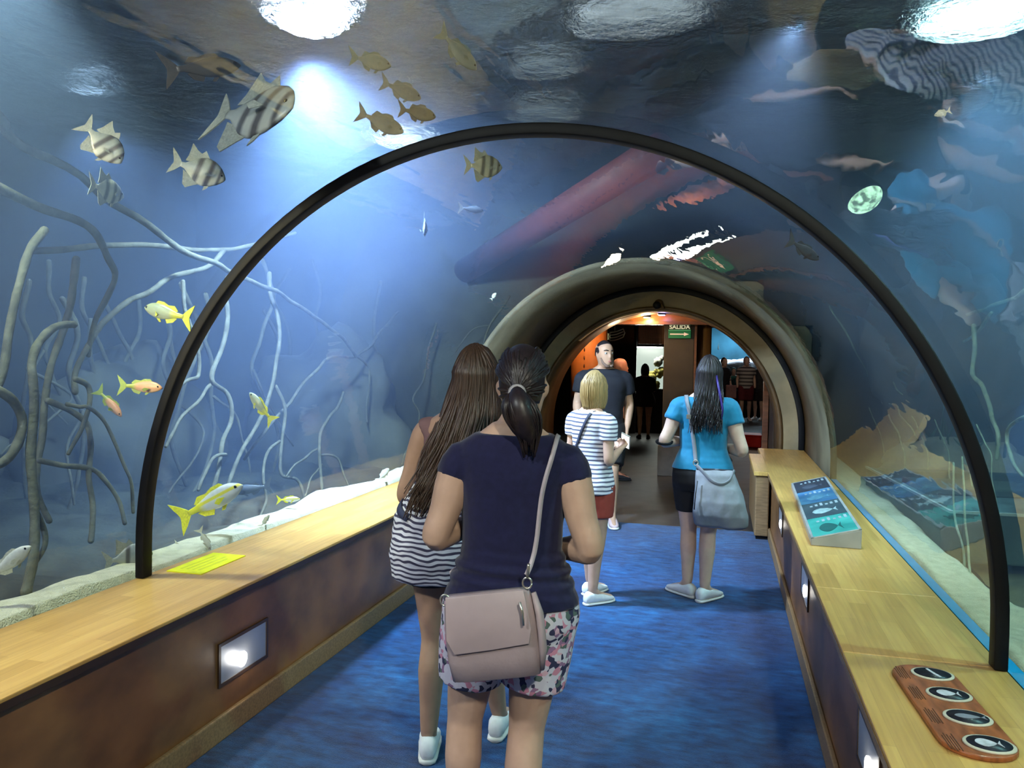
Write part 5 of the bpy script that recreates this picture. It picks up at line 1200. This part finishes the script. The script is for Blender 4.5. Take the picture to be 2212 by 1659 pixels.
# ribbed panel right of it
a, b = onY(1392, 716, 13.2), onY(1440, 744, 13.2); rp_ = empty('ribbed_panel', ((a.x+b.x)/2, 13.2, 0), 0, 'red-brown ribbed wooden panel above the lit aquarium', 'panel')
w = (b.x-a.x)/2+.1
mk('board', bx(-w, w, 0, .03, b.z, 2.75), M_wood, rp_, False); mk('rib', join(*[bx(-w+2*w*i/14, -w+2*w*i/14+.02, -.015, 0, b.z, 2.75) for i in range(14)]), M_wood, rp_, False)
# big blue aquarium
x0, x1 = colx(1532, 23.5), colx(1700, 23.5)
ba = empty('blue_aquarium', ((x0+x1)/2, 23.5, 0), 0, 'wide blue aquarium with white reef at the far right of the hall', 'aquarium'); w = (x1-x0)/2
zlo, zhi, zr = onY(1580, 806, 23.5).z, onY(1580, 712, 23.5).z, onY(1580, 772, 23.5).z
mk('frame', join(bx(-w-.3, -w, -.05, 1.6, 0, 2.75), bx(w, w+.3, -.05, 1.6, 0, 2.75), bx(-w, w, -.05, .1, 0, zlo-.15), bx(-w, w, -.05, .1, zhi+.05, 2.75), bx(-w, w, 1.5, 1.6, 0, 2.75)), M_dw, ba, False)
mk('back_panel', bx(-w, w, 1.4, 1.45, zlo-.3, 2.74), mat('blue_back', (.03, .13, .20), .8, .5, 1.2, emit=(.05, .22, .32), estr=.28), ba, False)
mk('glass', bx(-w, w, -.01, .01, zlo-.15, zhi+.05), clear('blue_glass', (.85, .95, 1)), ba, False)
random.seed(4)
for k_ in range(14):
    v, f = ball((0, 0, 0), 1, n=18, k=12); s = random.uniform(.2, .4); v = [V((p.x*s*1.4, p.y*s, p.z*s*.6))*(1+.3*noise.noise(p*2+V((k_*3, 0, 0)))) for p in v]
    mk('reef_block', mv((v, f), (-w+.15+2*w*k_/14, random.uniform(.4, .9), zr-.18-random.random()*.16)), mat('white_reef', (.75, .73, .8), .9, .3, 7), ba)
area((ba.location.x, 24.0, min(zhi+.1, 2.68)), (ba.location.x, 24.2, 0), (.85, .93, 1), 55, w*1.8, .6)  # unseen light panel added at the tank top for the reef
for px, py in ((1552, 748), (1600, 745)):
    q = onY(px, py, 24.3); o = fish('pale', 'slim', (px, py+8), (px, py-8), 0, 'tiny white fish in the far blue aquarium, %s' % ('the left one' if px < 1570 else 'the right one'), .02, 'far aquarium fish', d=22.9)
# red box, post, door jamb
q = onZ(1622, 968, 0); rbx = empty('red_box', (q.x+.05, q.y+.1, 0), 0, 'low bright red box on the floor right of the turquoise visitor', 'box')
zt_ = onY(1622, 944, q.y).z
mk('box_body', bx(-.22, .14, 0, .5, 0, zt_), mat('bright_red', (.55, .02, .02), .4), rbx, False, bevel=.02); mk('lid', bx(-.23, .15, -.01, .51, zt_, zt_+.03), mat('bright_red', (.55, .02, .02)), rbx, False, bevel=.01)
x = colx(1656, 10.6); dp = empty('door_jamb', (x, 10.6, 0), 0, 'dark reddish door jamb at the right edge inside the arch', 'jamb')
mk('post', bx(-.035, .035, -.06, .06, 0, 2.6), M_wood, dp, False, bevel=.006); mk('stop', bx(.035, .10, -.03, .06, 0, 2.6), mat('jamb_dark', (.035, .014, .01), .5), dp, False)
wr_ = struct('wall_hall_jamb', bx(1.45, 6.8, 10.62, 10.7, 0, 2.8), M_wood)
pw = empty('pink_bag', (colx(1581, 21.3), 21.3, 0), 0, 'square dusky pink bag held in front of the small teal visitor', 'bag')
mk('bag_body', bx(-.15, .13, -.05, .05, .62, .98), mat('dusky_pink', (.22, .12, .13), .8), pw, False, bevel=.03); mk('handle', tube(catmull([V((-.09, 0, .98)), V((-.05, 0, 1.10)), V((.03, 0, 1.10)), V((.07, 0, .98))], 4), .012, 8), M_bk, pw)
point((1.6, 19.5, 2.5), (1, .75, .6), 25, .1); point((-.55, 10.15, 1.95), (1, .75, .45), 5, .06); point((.95, 10.3, 2.2), (1, .7, .4), 5, .06)  # added fill lights without fixtures, in the hall and by the arch
spot((-.1, 9.75, 2.0), (.15, 9.95, 0), (1, .85, .5), 18, 75, .6, .04)  # added spot without a fixture, lights the floor inside the arch
# ------------------------------------------------------------------ world + view
W = bpy.data.worlds.new('world'); S.world = W; W.use_nodes = True
bg = W.node_tree.nodes['Background']; bg.inputs[0].default_value = (.3, .5, .9, 1); bg.inputs[1].default_value = .02
S.view_settings.view_transform = 'Standard'; S.view_settings.look = 'None'; S.view_settings.gamma = 1; S.view_settings.use_curve_mapping = False
S.view_settings.exposure = EXPO
c = S.cycles
c.use_denoising = True
try: c.denoiser = 'OPENIMAGEDENOISE'; c.denoising_input_passes = 'RGB_ALBEDO_NORMAL'
except Exception: pass
c.max_bounces = 6; c.diffuse_bounces = 2; c.glossy_bounces = 3; c.transmission_bounces = 4; c.transparent_max_bounces = 24; c.volume_bounces = 0
c.sample_clamp_indirect = 4; c.sample_clamp_direct = 0; c.caustics_reflective = False; c.caustics_refractive = False; c.blur_glossy = .5
c.use_adaptive_sampling = True; c.adaptive_threshold = .2; c.adaptive_min_samples = 12
